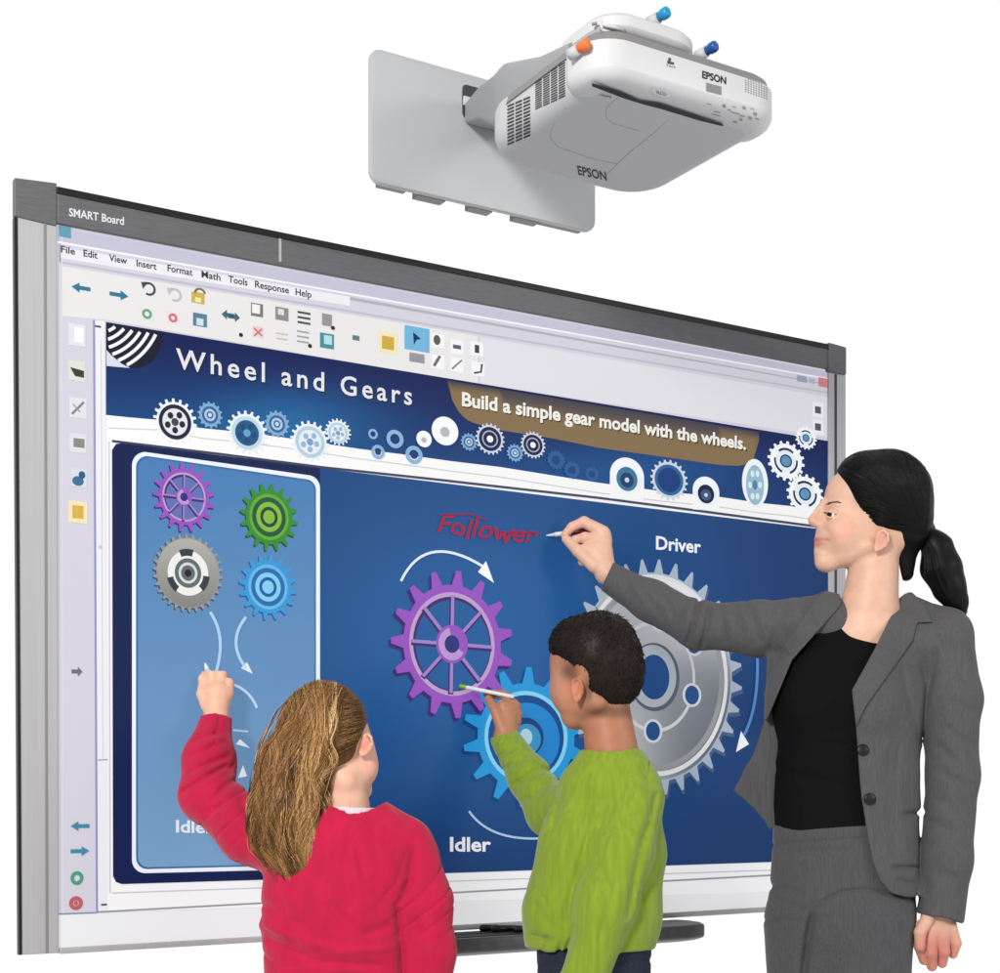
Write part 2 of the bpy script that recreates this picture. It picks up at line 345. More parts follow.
# page: banner
NAVY = (12, 34, 92)
def bcol(x, y):
    c = lerp((8, 22, 78), (18, 74, 130), (y-320-(x-106)*.17)/110)
    g = math.exp(-((x-285)/95)**2-((y-425)/38)**2); c = lerp(c, (28, 112, 170), .8*g)
    g = math.exp(-((x-640)/130)**2-((y-470)/30)**2); return lerp(c, (20, 92, 154), .7*g)
A = Art(8)
grid(A, 106, 828, lambda x: yl(x, 106, 322, 828, 441), lambda x: yl(x, 106, 416, 828, 520), bcol, 48, 10)
A.up()                                                 # white wavy ribbon under the banner
up = [(106, 415), (130, 417.5), (160, 420), (200, 428), (240, 432), (280, 437), (320, 443), (360, 449), (400, 454), (450, 461), (500, 467), (550, 475), (600, 483), (660, 491), (720, 497), (760, 503), (790, 506), (828, 512)]
dn = [(828, 530), (760, 520), (700, 512), (600, 499), (520, 490), (432, 480), (320, 468), (220, 455), (112, 442), (106, 441)]
A.poly(up+dn, (246, 246, 246)); A.up()
A.line([(108, 428)]+[(x, y+10) for x, y in up[2:]], 1.2, (206, 206, 212))
A.line([(112, 441), (220, 454), (320, 467), (432, 479), (520, 489), (600, 498), (700, 511), (828, 528)], 2.5, (60, 66, 90))
A.build('title_banner', 'dark blue title band over a white ribbon')
A = Art(12)                                            # striped globe
A.poly([(106, 368)]+[(134+28*math.cos(t), 338+30*math.sin(t)) for t in np.linspace(2.2, -.2, 22)]+[(161, 332), (106, 322.5)], (20, 22, 44)); A.up()
for k in range(7):
    rr = 20+k*7.4; run = []
    for t in np.linspace(-.25, 1.75, 60):
        x = 98+rr*math.cos(t); y = 304+rr*1.06*math.sin(t)
        if x > 107.5 and ((x-134)/26.5)**2+((y-338)/29.5)**2 < 1 and y > 325+(x-106)*.17: run.append((x, y))
    if len(run) > 2: A.line(run, 3.3, (244, 244, 246))
A.poly([(106.5, 350), (112, 356), (122, 364), (130, 368), (106.5, 366)], (214, 218, 234))
A.build('globe_logo')
A = Art(13)
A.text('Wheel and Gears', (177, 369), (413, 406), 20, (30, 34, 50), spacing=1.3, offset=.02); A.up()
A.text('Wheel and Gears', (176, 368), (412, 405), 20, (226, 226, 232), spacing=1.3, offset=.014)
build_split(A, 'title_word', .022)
A = Art(11)
def brc(x, y):
    t = (y-(380+(x-447)*.166)); return lerp((66, 62, 74), (133, 110, 76), (t-2)/(6 if x < 500 or x > 720 else 20))
pb = [(447, 380.5), (453, 403), (460, 414), (470, 422), (499, 430), (550, 438), (600, 448), (668, 457.5), (720, 465), (741, 466), (752, 461), (757, 452), (759, 432)]
grid(A, 447, 759, lambda x: yl(x, 447, 380.5, 759, 432), lambda x: float(np.interp(x, [447, 453, 460, 470, 499, 550, 600, 668, 720, 741, 752, 757, 759], [381, 403, 414, 422, 430, 438, 448, 457.5, 465, 466, 461, 452, 440])), brc, 60, 6)
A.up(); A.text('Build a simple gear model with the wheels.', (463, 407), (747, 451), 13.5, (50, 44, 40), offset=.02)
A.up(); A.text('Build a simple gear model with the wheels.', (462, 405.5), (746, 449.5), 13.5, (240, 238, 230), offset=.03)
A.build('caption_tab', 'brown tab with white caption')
cogs = [(175, 421, 20, 'd'), (210, 415, 12, 'p'), (247, 432, 19, 'b'), (277, 424, 12, 'q'), (310, 441, 18, 'l'), (338, 432, 12, 'l'), (373, 434, 5, 'r'), (395, 439, 9, 'r'), (378, 452, 7, 'r'), (414, 455, 9, 'r'), (424, 439, 8, 'w'), (445, 431, 14, 'w'), (469, 442, 8, 'q'), (490, 439, 14, 'n'), (515, 453, 8, 'q'), (533, 445, 12, 'n'), (556, 460, 9, 'g'), (572, 470, 8, 'g'), (592, 474, 7, 'g'), (627, 476, 18, 'a'), (669, 480, 18, 't'), (706, 491, 14, 'c'), (755, 483, 13, 'e'), (786, 461, 17, 'o'), (806, 438, 10, 'o'), (805, 494, 17, 'o')]
for i, (x, y, r, k) in enumerate(cogs):
    A = Art(14+(i % 3)*4); rx = r*.95; ry = r*1.02
    if k in 'dbl':
        A.gear(x, y, rx*1.15, ry*1.1, 18, .84, (236, 240, 246)); A.up(); A.disc(x, y+1, rx*.86, ry*.86, {'d': (30, 34, 56), 'b': (190, 214, 228), 'l': (176, 206, 222)}[k]); A.up()
        A.disc(x, y+1, rx*.66, ry*.66, {'d': (226, 228, 232), 'b': (28, 88, 132), 'l': (226, 234, 240)}[k]); A.up()
        for q in range(5): A.disc(x+rx*.4*math.cos(q*1.257+.3), y+1+ry*.4*math.sin(q*1.257+.3), rx*.16, ry*.17, {'d': (30, 34, 56), 'b': (24, 72, 118), 'l': (150, 180, 206)}[k], 8)
        A.disc(x, y+1, rx*.2, ry*.2, {'d': (60, 66, 84), 'b': (100, 160, 196), 'l': (120, 156, 200)}[k], 10)
    elif k in 'pqr':
        if k == 'r': A.ring(x, y, rx, ry, .55, 1, (138, 176, 214)); A.disc(x, y, rx*.45, ry*.45, (24, 58, 116), 12)
        else:
            A.gear(x, y, rx*1.1, ry*1.1, 14, .86, (126, 168, 206)); A.up(); A.disc(x, y, rx*.7, ry*.7, (52, 96, 146)); A.up(); A.ring(x, y, rx, ry, .3, .5, (170, 200, 226)); A.disc(x, y, rx*.18, ry*.18, (200, 220, 236), 8)
    elif k == 'w': A.disc(x, y, rx, ry, (246, 247, 250)); A.up(); A.disc(x, y+1, rx*.36, ry*.36, (178, 184, 190), 12)
    elif k in 'nt':
        A.gear(x, y, rx*1.1, ry*1.1, 20, .88, (206, 214, 228)); A.up(); A.disc(x, y, rx*.84, ry*.84, (18, 30, 70) if k == 'n' else (40, 100, 150)); A.up()
        if k == 'n': A.ring(x, y, rx, ry, .5, .6, (170, 180, 200)); A.disc(x, y, rx*.25, ry*.25, (240, 240, 244), 10)
        else: A.disc(x, y, rx*.66, ry*.66, (16, 58, 124))
    elif k == 'g':
        A.gear(x, y, rx*1.1, ry*1.1, 14, .86, (40, 92, 148)); A.up(); A.disc(x, y, rx*.5, ry*.5, (24, 66, 120), 12)
    elif k in 'ac':
        A.disc(x, y, rx, ry, (240, 246, 250)); A.poly([(x-rx, y), (x+rx, y+2), (x+rx, y+ry+6), (x-rx, y+ry+4)], (244, 246, 248)); A.up()
        A.disc(x, y+3, rx*.62, ry*.66, (60, 118, 150) if k == 'a' else (14, 24, 62)); A.up(); A.disc(x, y+4, rx*.4, ry*.4, (18, 62, 110) if k == 'a' else (60, 84, 130)); A.up(); A.disc(x, y+4, rx*.14, ry*.14, (200, 220, 230), 8)
    elif k == 'e':
        A.disc(x, y, 13, 24, (240, 244, 248)); A.up(); A.disc(x, y+2, 9, 20, (150, 186, 208)); A.up()
        for q in range(6): A.disc(x+5*math.cos(q*1.047), y+2+13*math.sin(q*1.047), 2, 3.4, (220, 232, 240), 8)
        A.disc(x, y+2, 2.5, 5, (84, 130, 170), 10)
    elif k == 'o':
        A.gear(x, y, rx*1.15, ry*1.15, 16, .86, (244, 247, 250)); A.up(); A.disc(x, y, rx*.74, ry*.76, (24, 44, 84)); A.up()
        A.ring(x, y, rx, ry, .38, .62, (226, 238, 244)); A.disc(x, y, rx*.3, ry*.3, (92, 144, 188), 12)
        for q in range(3): A.ring(x, y, rx, ry, .58, .78, (240, 244, 248), q*120+10, q*120+50, 6)
    A.build('small_cog')

# page: main panels
def mcol(x, y):
    c = (20, 62, 118); g = math.exp(-((x-470)/230)**2-((y-640)/170)**2); c = lerp(c, (38, 102, 166), .8*g)
    return lerp(c, (12, 44, 92), max(0, (x-690)/300)+max(0, (y-800)/260))
A = Art(10)
A.poly([(112, 450), (116, 444), (122, 443), (320, 468), (320, 878), (122, 884), (116, 882), (113, 876)], (10, 28, 78))
grid(A, 319, 828, lambda x: yl(x, 320, 468, 828, 530), lambda x: yl(x, 320, 877.5, 828, 860), mcol, 40, 30)
A.build('page_panel', 'deep blue page panel')
def rrect(x0, x1, yt0, yt1, yb0, yb1, r):
    pts = []
    for (cx, cy, a) in ((x0+r, yt0+r+1, 180), (x1-r, yt1+r-1, 270), (x1-r, yb1-r, 0), (x0+r, yb0-r, 90)):
        for q in range(7): t = math.radians(a+q*15); pts.append((cx+r*math.cos(t), cy+r*math.sin(t)))
    return pts
A = Art(14)
A.poly(rrect(132, 320, 451, 476, 873, 869, 13), (236, 242, 250)); A.up()
A.poly(rrect(136, 316, 455, 480, 869, 865, 11), (60, 108, 160)); A.up()
# flat fill in rows so that the page's own colour ramp shows
pr_ = rrect(138, 314.5, 457, 482, 867, 863.5, 10)
A.poly(pr_, lambda x, y: lerp((70, 124, 180), (120, 160, 200), (y-455)/415)); A.build('gear_palette', 'light blue side panel with white outline')

def biggear(A, x, y, rx, ry, n, root, c, cd_, duty=.55, tip=.35, sh=(-2.5, 3), rot=0):
    A.gear(x, y, rx, ry, n, root, cd_, duty, tip, dx=sh[0], dy=sh[1], rot=rot); A.up(); A.gear(x, y, rx, ry, n, root, c, duty, tip, rot=rot); A.up()
PUR = (150, 84, 190); PURD = (60, 34, 110)
def purple(x, y, rx, ry, n, nm, small=False):
    A = Art(18); bg = mcol if not small else (lambda px, py: (96, 112, 178))
    biggear(A, x, y, rx, ry, n, .8, PUR, PURD, sh=(-2.5, 3) if not small else (-1, 1.5), rot=.1)
    A.ring(x, y, rx, ry, .64, .7, (190, 160, 204)); A.up(); A.disc(x, y, rx*.64, ry*.64, (70, 40, 110)); A.up(); A.disc(x+.6, y+1.2, rx*.61, ry*.61, bg); A.up()
    k = A.shear(x, y)
    for q in range(8):
        t = q*math.pi/4+.02; p = lambda r: (x+rx*r*math.cos(t), y+ry*r*math.sin(t)+k*rx*r*math.cos(t))
        A.line([np.array(p(.1))+(-.5, 1.5), np.array(p(.66))+(-.5, 1.5)], rx*.09, (62, 40, 108)); 
    A.up()
    for q in range(8):
        t = q*math.pi/4+.02; p = lambda r: (x+rx*r*math.cos(t), y+ry*r*math.sin(t)+k*rx*r*math.cos(t))
        A.line([p(.1), p(.66)], rx*.055, (160, 130, 200))
    A.up(); A.disc(x, y, rx*.26, ry*.26, PUR); A.up(); A.ring(x, y, rx, ry, .12, .22, (186, 150, 210), 100, 330); A.disc(x, y, rx*.12, ry*.12, (44, 50, 120)); A.up()
    A.build('gear_picture', nm)
purple(452, 644, 61, 74, 15, 'large purple spoked gear picture'); purple(184, 497, 31, 35, 17, 'small purple spoked gear picture', True)
A = Art(18)
x, y, rx, ry = 526, 737, 63, 70; BL = (38, 150, 216)
biggear(A, x, y, rx, ry, 14, .77, BL, (14, 66, 122), rot=.15); A.ring(x, y, rx, ry, .6, .66, (130, 208, 240)); A.up(); A.disc(x, y, rx*.6, ry*.6, (16, 74, 142)); A.up()
A.disc(x+1, y+2, rx*.52, ry*.52, (30, 132, 204)); A.up(); A.disc(x, y, rx*.28, ry*.28, (14, 66, 126)); A.up(); A.disc(x+1, y+2, rx*.22, ry*.22, (60, 150, 206)); A.up(); A.disc(x, y, rx*.1, ry*.12, (180, 220, 236)); A.build('gear_picture', 'large bright blue gear picture')
A = Art(18)
x, y, rx, ry = 654, 677, 88, 118
def gcol(px, py):
    an = math.atan2((py-y)/118, (px-x)/88); return lerp((222, 225, 228), (104, 110, 120), .42+((px-x)*.5+(py-y))/330+.36*math.sin(2*an+.6))
biggear(A, x, y, rx, ry, 32, .885, (168, 184, 202), (70, 96, 136), duty=.6, tip=.2, sh=(1, 4)); A.ring(x, y, rx, ry, 0, .87, gcol, n=60); A.up()
A.ring(x, y, rx, ry, .8, .84, (226, 228, 230), n=60); A.ring(x, y, rx, ry, .74, .79, (150, 154, 158), n=60); A.ring(x, y, rx, ry, .44, .47, (206, 208, 210)); A.up(); A.disc(x, y, rx*.29, ry*.29, (84, 92, 108)); A.up(); A.disc(x-1, y-1, rx*.265, ry*.265, (168, 176, 186)); A.up(); A.disc(x, y, rx*.175, ry*.19, (28, 72, 132)); 
for (hx, hy) in ((692, 695), (653, 731), (617, 700), (620, 650), (660, 620), (694, 644)): A.disc(hx, hy, 9.5, 12, (206, 212, 218), 20)
A.up()
for (hx, hy) in ((692, 695), (653, 731), (617, 700), (620, 650), (660, 620), (694, 644)): A.disc(hx, hy, 7, 9.5, (34, 78, 134), 20)
A.build('gear_picture', 'large grey metal gear picture')
for (x, y, rx, ry, c, cdk, c2, nm) in ((269, 517, 29, 34, (52, 140, 50), (24, 72, 60), (130, 186, 60), 'small green gear picture'), (268, 587, 29, 33, (56, 152, 214), (30, 92, 160), (130, 204, 240), 'small blue gear picture')):
    A = Art(18); biggear(A, x, y, rx, ry, 16, .8, c, cdk, sh=(-1, 1.5)); A.ring(x, y, rx, ry, .58, .68, lerp(c, c2, .6)); A.up(); A.disc(x, y, rx*.58, ry*.58, lerp(c, cdk, .75)); A.up(); A.disc(x, y, rx*.44, ry*.44, c2); A.up(); A.ring(x, y, rx, ry, .2, .3, cdk); A.disc(x, y, rx*.1, ry*.1, c2, 10); A.build('gear_picture', nm)
A = Art(18); x, y, rx, ry = 188, 573, 35, 39
biggear(A, x, y, rx, ry, 30, .9, (150, 150, 148), (66, 76, 96), sh=(-1, 1.5)); A.ring(x, y, rx, ry, .5, .88, gcol if False else (lambda a, b: lerp((176, 174, 168), (126, 128, 126), (b-540)/70))); A.up(); A.disc(x, y, rx*.58, ry*.58, (236, 236, 234)); A.up()
for q in range(3): A.ring(x, y, rx, ry, .44, .62, (52, 60, 66), 75+q*120, 115+q*120, 8)
A.disc(x, y, rx*.38, ry*.38, (96, 106, 108)); A.up(); A.ring(x, y, rx, ry, .2, .27, (214, 218, 216)); A.disc(x, y, rx*.1, ry*.1, (30, 34, 40), 10); A.build('gear_picture', 'small grey metal gear picture')

def curve(p, n=16):                                    # quadratic through three control points
    p = [np.array(q, float) for q in p]; return [(1-t)**2*p[0]+2*t*(1-t)*p[1]+t*t*p[2] for t in np.linspace(0, 1, n)]
A = Art(26); WH = (226, 236, 246)
A.line(curve([(401, 581), (425, 530), (484, 567)]), 2.6, WH); A.poly([(494, 583), (478, 572), (486, 561)], (246, 248, 250))
A.line(curve([(757, 648), (760, 705), (744, 735)]), 2.8, (84, 140, 200)); A.poly([(736, 752), (741, 731), (749, 744)], (240, 244, 250))
A.line(curve([(469, 811), (490, 842), (545, 838)]), 2.2, (170, 200, 224))
A.line(curve([(210, 612), (227, 636), (216, 672)]), 3, (176, 208, 236)); A.line(curve([(246, 617), (226, 642), (246, 668)]), 3, (176, 208, 236)); A.poly([(253, 674), (241, 668), (247, 662)], (226, 238, 246))
A.line(curve([(232, 684), (250, 690), (257, 708)]), 2.6, (190, 216, 240)); A.line([(233, 730), (248, 731.5)], 2, (186, 210, 236)); A.poly([(236, 744), (250, 748), (240, 739)], (236, 242, 248)); A.poly([(238, 778), (247, 776), (243, 765)], (236, 242, 248)); A.line([(230, 841), (231, 846)], 2, (200, 216, 236))
build_split(A, 'motion_arrow', .004)
A = Art(26); A.text('Driver', (656, 549), (701, 553), 13, (240, 242, 248), offset=.025); A.build('gear_caption')
A = Art(26); A.text('Idler', (450, 851), (491, 851), 14, (240, 242, 248), offset=.025); A.build('gear_caption')
A = Art(26); A.text('Idler', (176, 832), (214, 833), 12, (226, 234, 244), offset=.025); A.build('gear_caption')
A = Art(26); A.text('Follower', (437, 533), (538, 545), 19, (166, 30, 62), wobble=.055, offset=.012, shear=.3); 
A.line([(440, 515), (470, 514), (486, 520)], 1.6, (140, 34, 66)); A.line([(500, 532), (538, 533)], 1.5, (150, 32, 60)); A.build('handwriting', 'red handwritten word')
# maker's name on the top frame
def dtext(name, body, fn, mt, parent, **kw):           # lettering laid on a surface given by fn(u in 0..1, height) -> point
    V, Fc = text2d(body, **kw); x0 = V[:, 0].min(); wd = V[:, 0].max()-x0
    return mesh(name, [fn((v[0]-x0)/wd, v[1]/.7) for v in V], Fc, mt, parent, smooth=False)
def onboard(p0, p1, h, a):
    L0 = solve(*p0, a=a); L1 = solve(*p1, a=a); Lh = solve(p0[0], p0[1]-h, a=a)
    return lambda u, v: LB(a, L0[1]+u*(L1[1]-L0[1]), L0[2]+u*(L1[2]-L0[2])+v*(Lh[2]-L0[2]))
dtext('lettering', 'SMART Board', onboard((69, 216), (124, 225), 8, .0086), M_penw, board, offset=.02)

# pen tray
tr = MB()
b0 = solve(372, 930, a=0)[1]; b1 = solve(684, 930, a=.03)[1]
zt = -.277
out = [(.0, b0), (.115, b0), (.125, b1-.06), (.11, b1-.01), (.07, b1+.012), (.03, b1+.015), (.0, b1)]
ring0 = [LB(a, b, zt-.026) for a, b in out]; ring1 = [LB(a, b, zt) for a, b in out]
tr.loft([[LB(a*.8, b-.01*(b > 1), zt-.034) for a, b in out], ring0, ring1])
tray = tr.build('pen_tray', M_traym, board, bevel=.005)
m = MB()
m.lbox(.012, .05, b0+.05, b1-.1, zt+.0004, zt+.0012); m.lbox(.064, .1, b0+.05, b1-.12, zt+.0004, zt+.0012); m.build('tray_groove', M_vent, tray)
for i, (px, wd, a) in enumerate(((488, .035, .03), (503, .05, .055), (520, .03, .08))):
    c = solve(px, 938, a=a)[1]; m = MB()
    m.tube([LB(a, c-wd/2, zt+.008), LB(a, c-wd/2+.003, zt+.008), LB(a+.006, c+wd/2, zt+.008)], [.004, .007, .006], 10)
    tag(m.build('tray_button', M_black, smooth=True), ['short black pen stub at the left in the pen tray', 'longest black pen in the middle of the pen tray', 'black pen stub at the outer edge of the pen tray, beside the boy'][i], 'pen', 'black pens lying in the pen tray').name = 'pen'

# ------------------------------------------------------------------ PROJECTOR
pj = empty('projector', LB(-.03, .88, 1.1))
tag(pj, 'white short-throw projector on an arm fixed to a grey wall plate', 'projector')
def rplan(a0, a1, b0, b1, r, n=8, radii=None):
    pts = []; R = radii or [r]*4
    for (sa, sb, t0, rr) in ((1, 1, 0, R[0]), (-1, 1, 90, R[1]), (-1, -1, 180, R[2]), (1, -1, 270, R[3])):
        ca = (a1-rr) if sa > 0 else a0+rr; cb = (b1-rr) if sb > 0 else b0+rr
        for i in range(n+1):
            t = math.radians(t0+90*i/n); pts.append((ca+rr*math.cos(t), cb+rr*math.sin(t)))
    return pts
def inset(pts, d):
    P = np.array(pts); t = np.roll(P, -1, 0)-np.roll(P, 1, 0); n = np.stack([t[:, 1], -t[:, 0]], 1); n /= np.linalg.norm(n, axis=1)[:, None]; return P-n*d
def slab(name, plan, prof, mt, parent, shear=None):
    m = MB(); rings = []
    for c, d in prof: rings.append([LB(a, b, c+(shear(a, b) if shear else 0)) for a, b in inset(plan, d)])
    m.loft(rings); o = m.build(name, mt, parent, smooth=True)
    md = o.modifiers.new('e', 'EDGE_SPLIT'); md.split_angle = math.radians(38); return o
# wall plate (rounded in b,c; thin in a)
def plate_ring(a, ins):
    pts = rplan(1.103, 1.349, .632, 1.13, .022, radii=[.022]*4)
    return [LB(a, b, c) for c, b in inset(pts, ins)]
m = MB(); m.loft([plate_ring(-.012, 0), plate_ring(-.004, 0), plate_ring(-.001, .0015), plate_ring(.0, .005)]); o = m.build('wall_plate', M_plate, pj, smooth=True)
o.modifiers.new('e', 'EDGE_SPLIT').split_angle = math.radians(40)
for (x0, x1, d) in ((384, 412, -.004), (421, 449, .002), (474, 496, .002), (519, 543, .002), (547, 588, -.004)):
    q0 = solve(x0, 200, a=0)[1]; q1 = solve(x1, 200, a=0)[1]; m = MB(); m.lbox(-.036, -.0125, q0, q1, 1.1035-d, 1.118); m.build('plate_tab', M_strip, pj, bevel=.001)
m = MB(); p0 = solve(462, 83, a=0); 
def slotring(a, ins): return [LB(a, b, c) for c, b in inset(rplan(1.262, 1.326, .823, .935, .01), ins)]
m.loft([slotring(.0006, 0), slotring(.001, 0)]); m.build('cable_opening', M_vent, pj)
m = MB(); m.lbox(.0012, .006, .824, .93, 1.285, 1.302); m.build('slide_bracket', M_white, pj, bevel=.001)
# arm: tapered box from the plate slot to the top cap
def quad(a, b0, b1, c0, c1, r):
    return [LB(a, b, c) for c, b in rplan(c0, c1, b0, b1, r, n=5)]
m = MB(); m.loft([quad(.002, .828, .93, 1.252, 1.292, .006), quad(.1, .80, .90, 1.215, 1.278, .008), quad(.22, .757, .87, 1.148, 1.240, .012), quad(.36, .69, .84, 1.088, 1.188, .02), quad(.5, .672, .82, 1.082, 1.135, .014), quad(.6, .665, .82, 1.085, 1.112, .01)])
arm = m.build('support_arm', M_arm, pj, smooth=True); arm.modifiers.new('e', 'EDGE_SPLIT').split_angle = math.radians(45)
bodyplan = rplan(.335, .69, .656, 1.002, .07, radii=[.056, .08, .09, .056])
body = slab('casing', bodyplan, [(1.02, .042), (1.0206, .034), (1.0225, .025), (1.026, .0165), (1.031, .0095), (1.037, .0045), (1.044, .0015), (1.052, 0), (1.085, 0), (1.092, .003), (1.094, .008)], M_case, pj)
lipplan = rplan(.598, .702, .646, 1.008, .06, radii=[.062, .037, .037, .058])
lip = slab('front_cover', lipplan, [(1.0212, .034), (1.0215, .030), (1.0245, .014), (1.030, .005), (1.037, .001), (1.04, 0), (1.0775, 0)], M_white, pj)
bandplan = rplan(.40, .702, .650, 1.006, .06, radii=[.062, .05, .05, .058])
slab('grey_band', bandplan, [(1.0777, .003), (1.090, .006), (1.0965, .014), (1.099, .03)], M_strip, pj)
cap = slab('top_cover', rplan(.545, .69, .672, .86, .05, radii=[.06, .04, .04, .05]), [(1.100, .012), (1.103, .004), (1.108, 0), (1.122, 0), (1.128, .005), (1.130, .014)], M_white, pj)
slab('swivel_neck', rplan(.555, .67, .69, .84, .045), [(1.095, 0), (1.101, 0)], M_strip, pj)
T_lip = bvh(lip); T_body = bvh(body); T_cap = bvh(cap)
def patch(name, tree, quads, off, mt, parent, n=1):
    m = MB(); 
    for q in quads:
        P = [cast(tree, x, y, off) for x, y in q]
        if any(p is None for p in P): continue
        P = [p[0] for p in P]; m.add(P, [tuple(range(len(P)))[::-1]])
    if m.v: return m.build(name, mt, parent)
# vents: two blocks of slots on the rounded side wall
for (x0, x1, yt0, yt1, yb0, yb1, rows, cols) in ((535, 566, 79, 59, 111, 97, 15, 4), (507, 531, 106, 96, 147, 137, 12, 3)):
    qs = []
    for r in range(rows):
        for c in range(cols):
            fa = (c+.08)/cols; fb = (c+.92)/cols; xa = x0+(x1-x0)*fa; xb = x0+(x1-x0)*fb
            yy = lambda f, rr: (yt0+(yt1-yt0)*f)*(1-rr)+(yb0+(yb1-yb0)*f)*rr
            r0 = r/rows; r1 = (r+.55)/rows
            qs.append([(xa, yy(fa, r0)), (xb, yy(fb, r0)), (xb, yy(fb, r1)), (xa, yy(fa, r1))])
    patch('side_vent', T_body, qs, .0008, M_vent, pj)
qs = [[(745+i*2.6, 75.5+i*.9+j*2.2), (746.3+i*2.6, 75.9+i*.9+j*2.2), (746.3+i*2.6, 77+i*.9+j*2.2), (745+i*2.6, 76.6+i*.9+j*2.2)] for i in range(9) for j in range(8)]
patch('front_vent', T_lip, qs, .0006, M_pale, pj)
# exhaust slot under the lip
P = [solve(x, y, c=1.0180) for x, y in ((592, 83.5), (621, 92.5), (640, 101), (660, 104), (723, 124.5), (723, 126.5), (700, 121), (662, 109.5), (643, 104.5), (625, 99), (592, 86.5))]
m = MB(); m.loft([[LB(*p) for p in P], [LB(p[0], p[1], 1.0184) for p in P]]); m.build('lens_slot', M_black, pj)
def oncast(tree, p0, p1, h, off):
    def fn(u, v):
        x = p0[0]+u*(p1[0]-p0[0]); y = p0[1]+u*(p1[1]-p0[1])-v*h; r = cast(tree, x, y, off)
        return r[0] if r else cast(tree, *p0, off)[0]
    return fn
dtext('lettering', 'EPSON', oncast(T_lip, (702, 78), (726, 84.5), 7, .0006), M_black, pj, offset=.03)
dtext('lettering', 'EPSON', oncast(T_body, (577, 174), (607, 180.5), 8.5, .0006), M_black, pj, offset=.02, shear=-.2)
patch('sensor_window', T_lip, [[(706, 83), (721, 87), (721, 95), (706, 91)]], .001, M_strip, pj)
m = MB(); P = [cast(T_lip, 661+9.5*math.cos(t), 92+2.5*math.cos(t)+4.5*math.sin(t), .0008)[0] for t in np.linspace(0, 2*math.pi, 20, endpoint=False)]; m.add(P, [tuple(range(20))]); m.build('badge', M_penw, pj)
dtext('badge_lettering', '3LCD', oncast(T_lip, (656, 93), (666, 95.5), 3, .0012), M_mark, pj)
patch('hand_symbol', T_lip, [[(668, 58), (671, 58.5), (670, 62), (668, 61.5)], [(667, 61), (674, 63), (673, 65), (667, 63.5)]], .0008, M_mark, pj)
dtext('symbol_lettering', 'Touch', oncast(T_lip, (666, 66.3), (675, 68.5), 2.2, .0008), M_mark, pj)
qs = []
for (x, y, w_, h_) in ((709, 104, 5, .7), (717, 112, 7, .7), (716, 115, 9, .7), (724, 106, 3, 3), (729, 110, 3, 1.2), (735, 113, 9, 1), (734, 107, 4, .8), (744, 108, 3.5, 3), (742, 116, 5, 1), (750, 118, 4, 2.4), (755, 114, 3.5, 3), (757, 119, 4, 1.3), (735, 122, 4, 1.4), (752, 109, 4, .8), (741, 119.5, 3, 2)):
    qs.append([(x-w_/2, y-h_/2-w_*.13), (x+w_/2, y-h_/2+w_*.13), (x+w_/2, y+h_/2+w_*.13), (x-w_/2, y+h_/2-w_*.13)])
patch('control_markings', T_lip, qs, .0006, M_pale, pj)
dtext('port_lettering', 'micro', oncast(T_body, (584, 93.5), (593, 95.5), 2.4, .0006), M_pale, pj)
dtext('port_lettering', 'HDMI', oncast(T_body, (600, 95.5), (611, 98), 2, .0006), M_mark, pj)
# panel joints on the underside
m = MB()
for pts in ([(676, 112), (655, 132), (630, 152), (605, 176)], [(566, 107), (552, 128), (550, 138), (558, 147), (590, 158), (618, 164)], [(618, 97), (606, 108), (606, 118), (614, 124), (640, 131)], [(640, 158), (664, 164), (692, 172)]):
    P = [cast(T_body, x, y, .0003) for x, y in pts]
    if all(p is not None for p in P): m.tube([p[0] for p in P], [.00025]*len(P), 6)
m.build('panel_joint', M_pale, pj, smooth=True)
# screws, knobs, bracket pins
m = MB()
for x, y in ((664, 58), (583, 58.5), (626, 39)):
    q = solve(x, y, a=.7); m.tube([LB(q[0]-.01, q[1], q[2]), LB(q[0]+.0005, q[1], q[2])], [.002, .002], 8)
def knob(px, py, depth, r, mt, name):
    p = W(px, py, depth); m = MB(); d = NN*.75+np.array([.3, 0, .15]); d /= np.linalg.norm(d)
    prof = [(-.016, .8), (-.006, .85), (-.005, 1), (.003, 1.02), (.006, .9), (.0075, .6)]
    m.tube([p+d*t for t, _ in prof], [r*k for _, k in prof], 20); o = m.build(name, mt, pj, smooth=True); 
    m = MB(); m.tube([p-d*.03, p-d*.012], [r*1.1, r*1.0], 16); m.build('knob_base', M_case, o, smooth=True)
knob(585, 45, 2.165, .0078, M_orange, 'adjustment_knob'); knob(665, 13.5, 2.30, .0088, M_cyan, 'adjustment_knob'); knob(713, 47.5, 2.30, .0084, M_blue, 'adjustment_knob')
m = MB(); q0 = W(600, 22, 2.18); q1 = W(624, 29, 2.2)
m.tube([W(597, 23, 2.18), W(624, 30, 2.19)], [.003, .003], 8); m.tube([W(602, 30, 2.18), W(613, 33, 2.19)], [.002, .002], 8); m.tube([W(601, 22, 2.18), W(602, 30, 2.18)], [.0022, .0022], 8)
m.build('bracket_pin', M_white, pj, smooth=True)
m = MB(); m.tube([W(592, 24.5, 2.19), W(599, 23, 2.19)], [.0022, .0026], 8); m.build('hex_bolt', M_strip, pj, smooth=True)

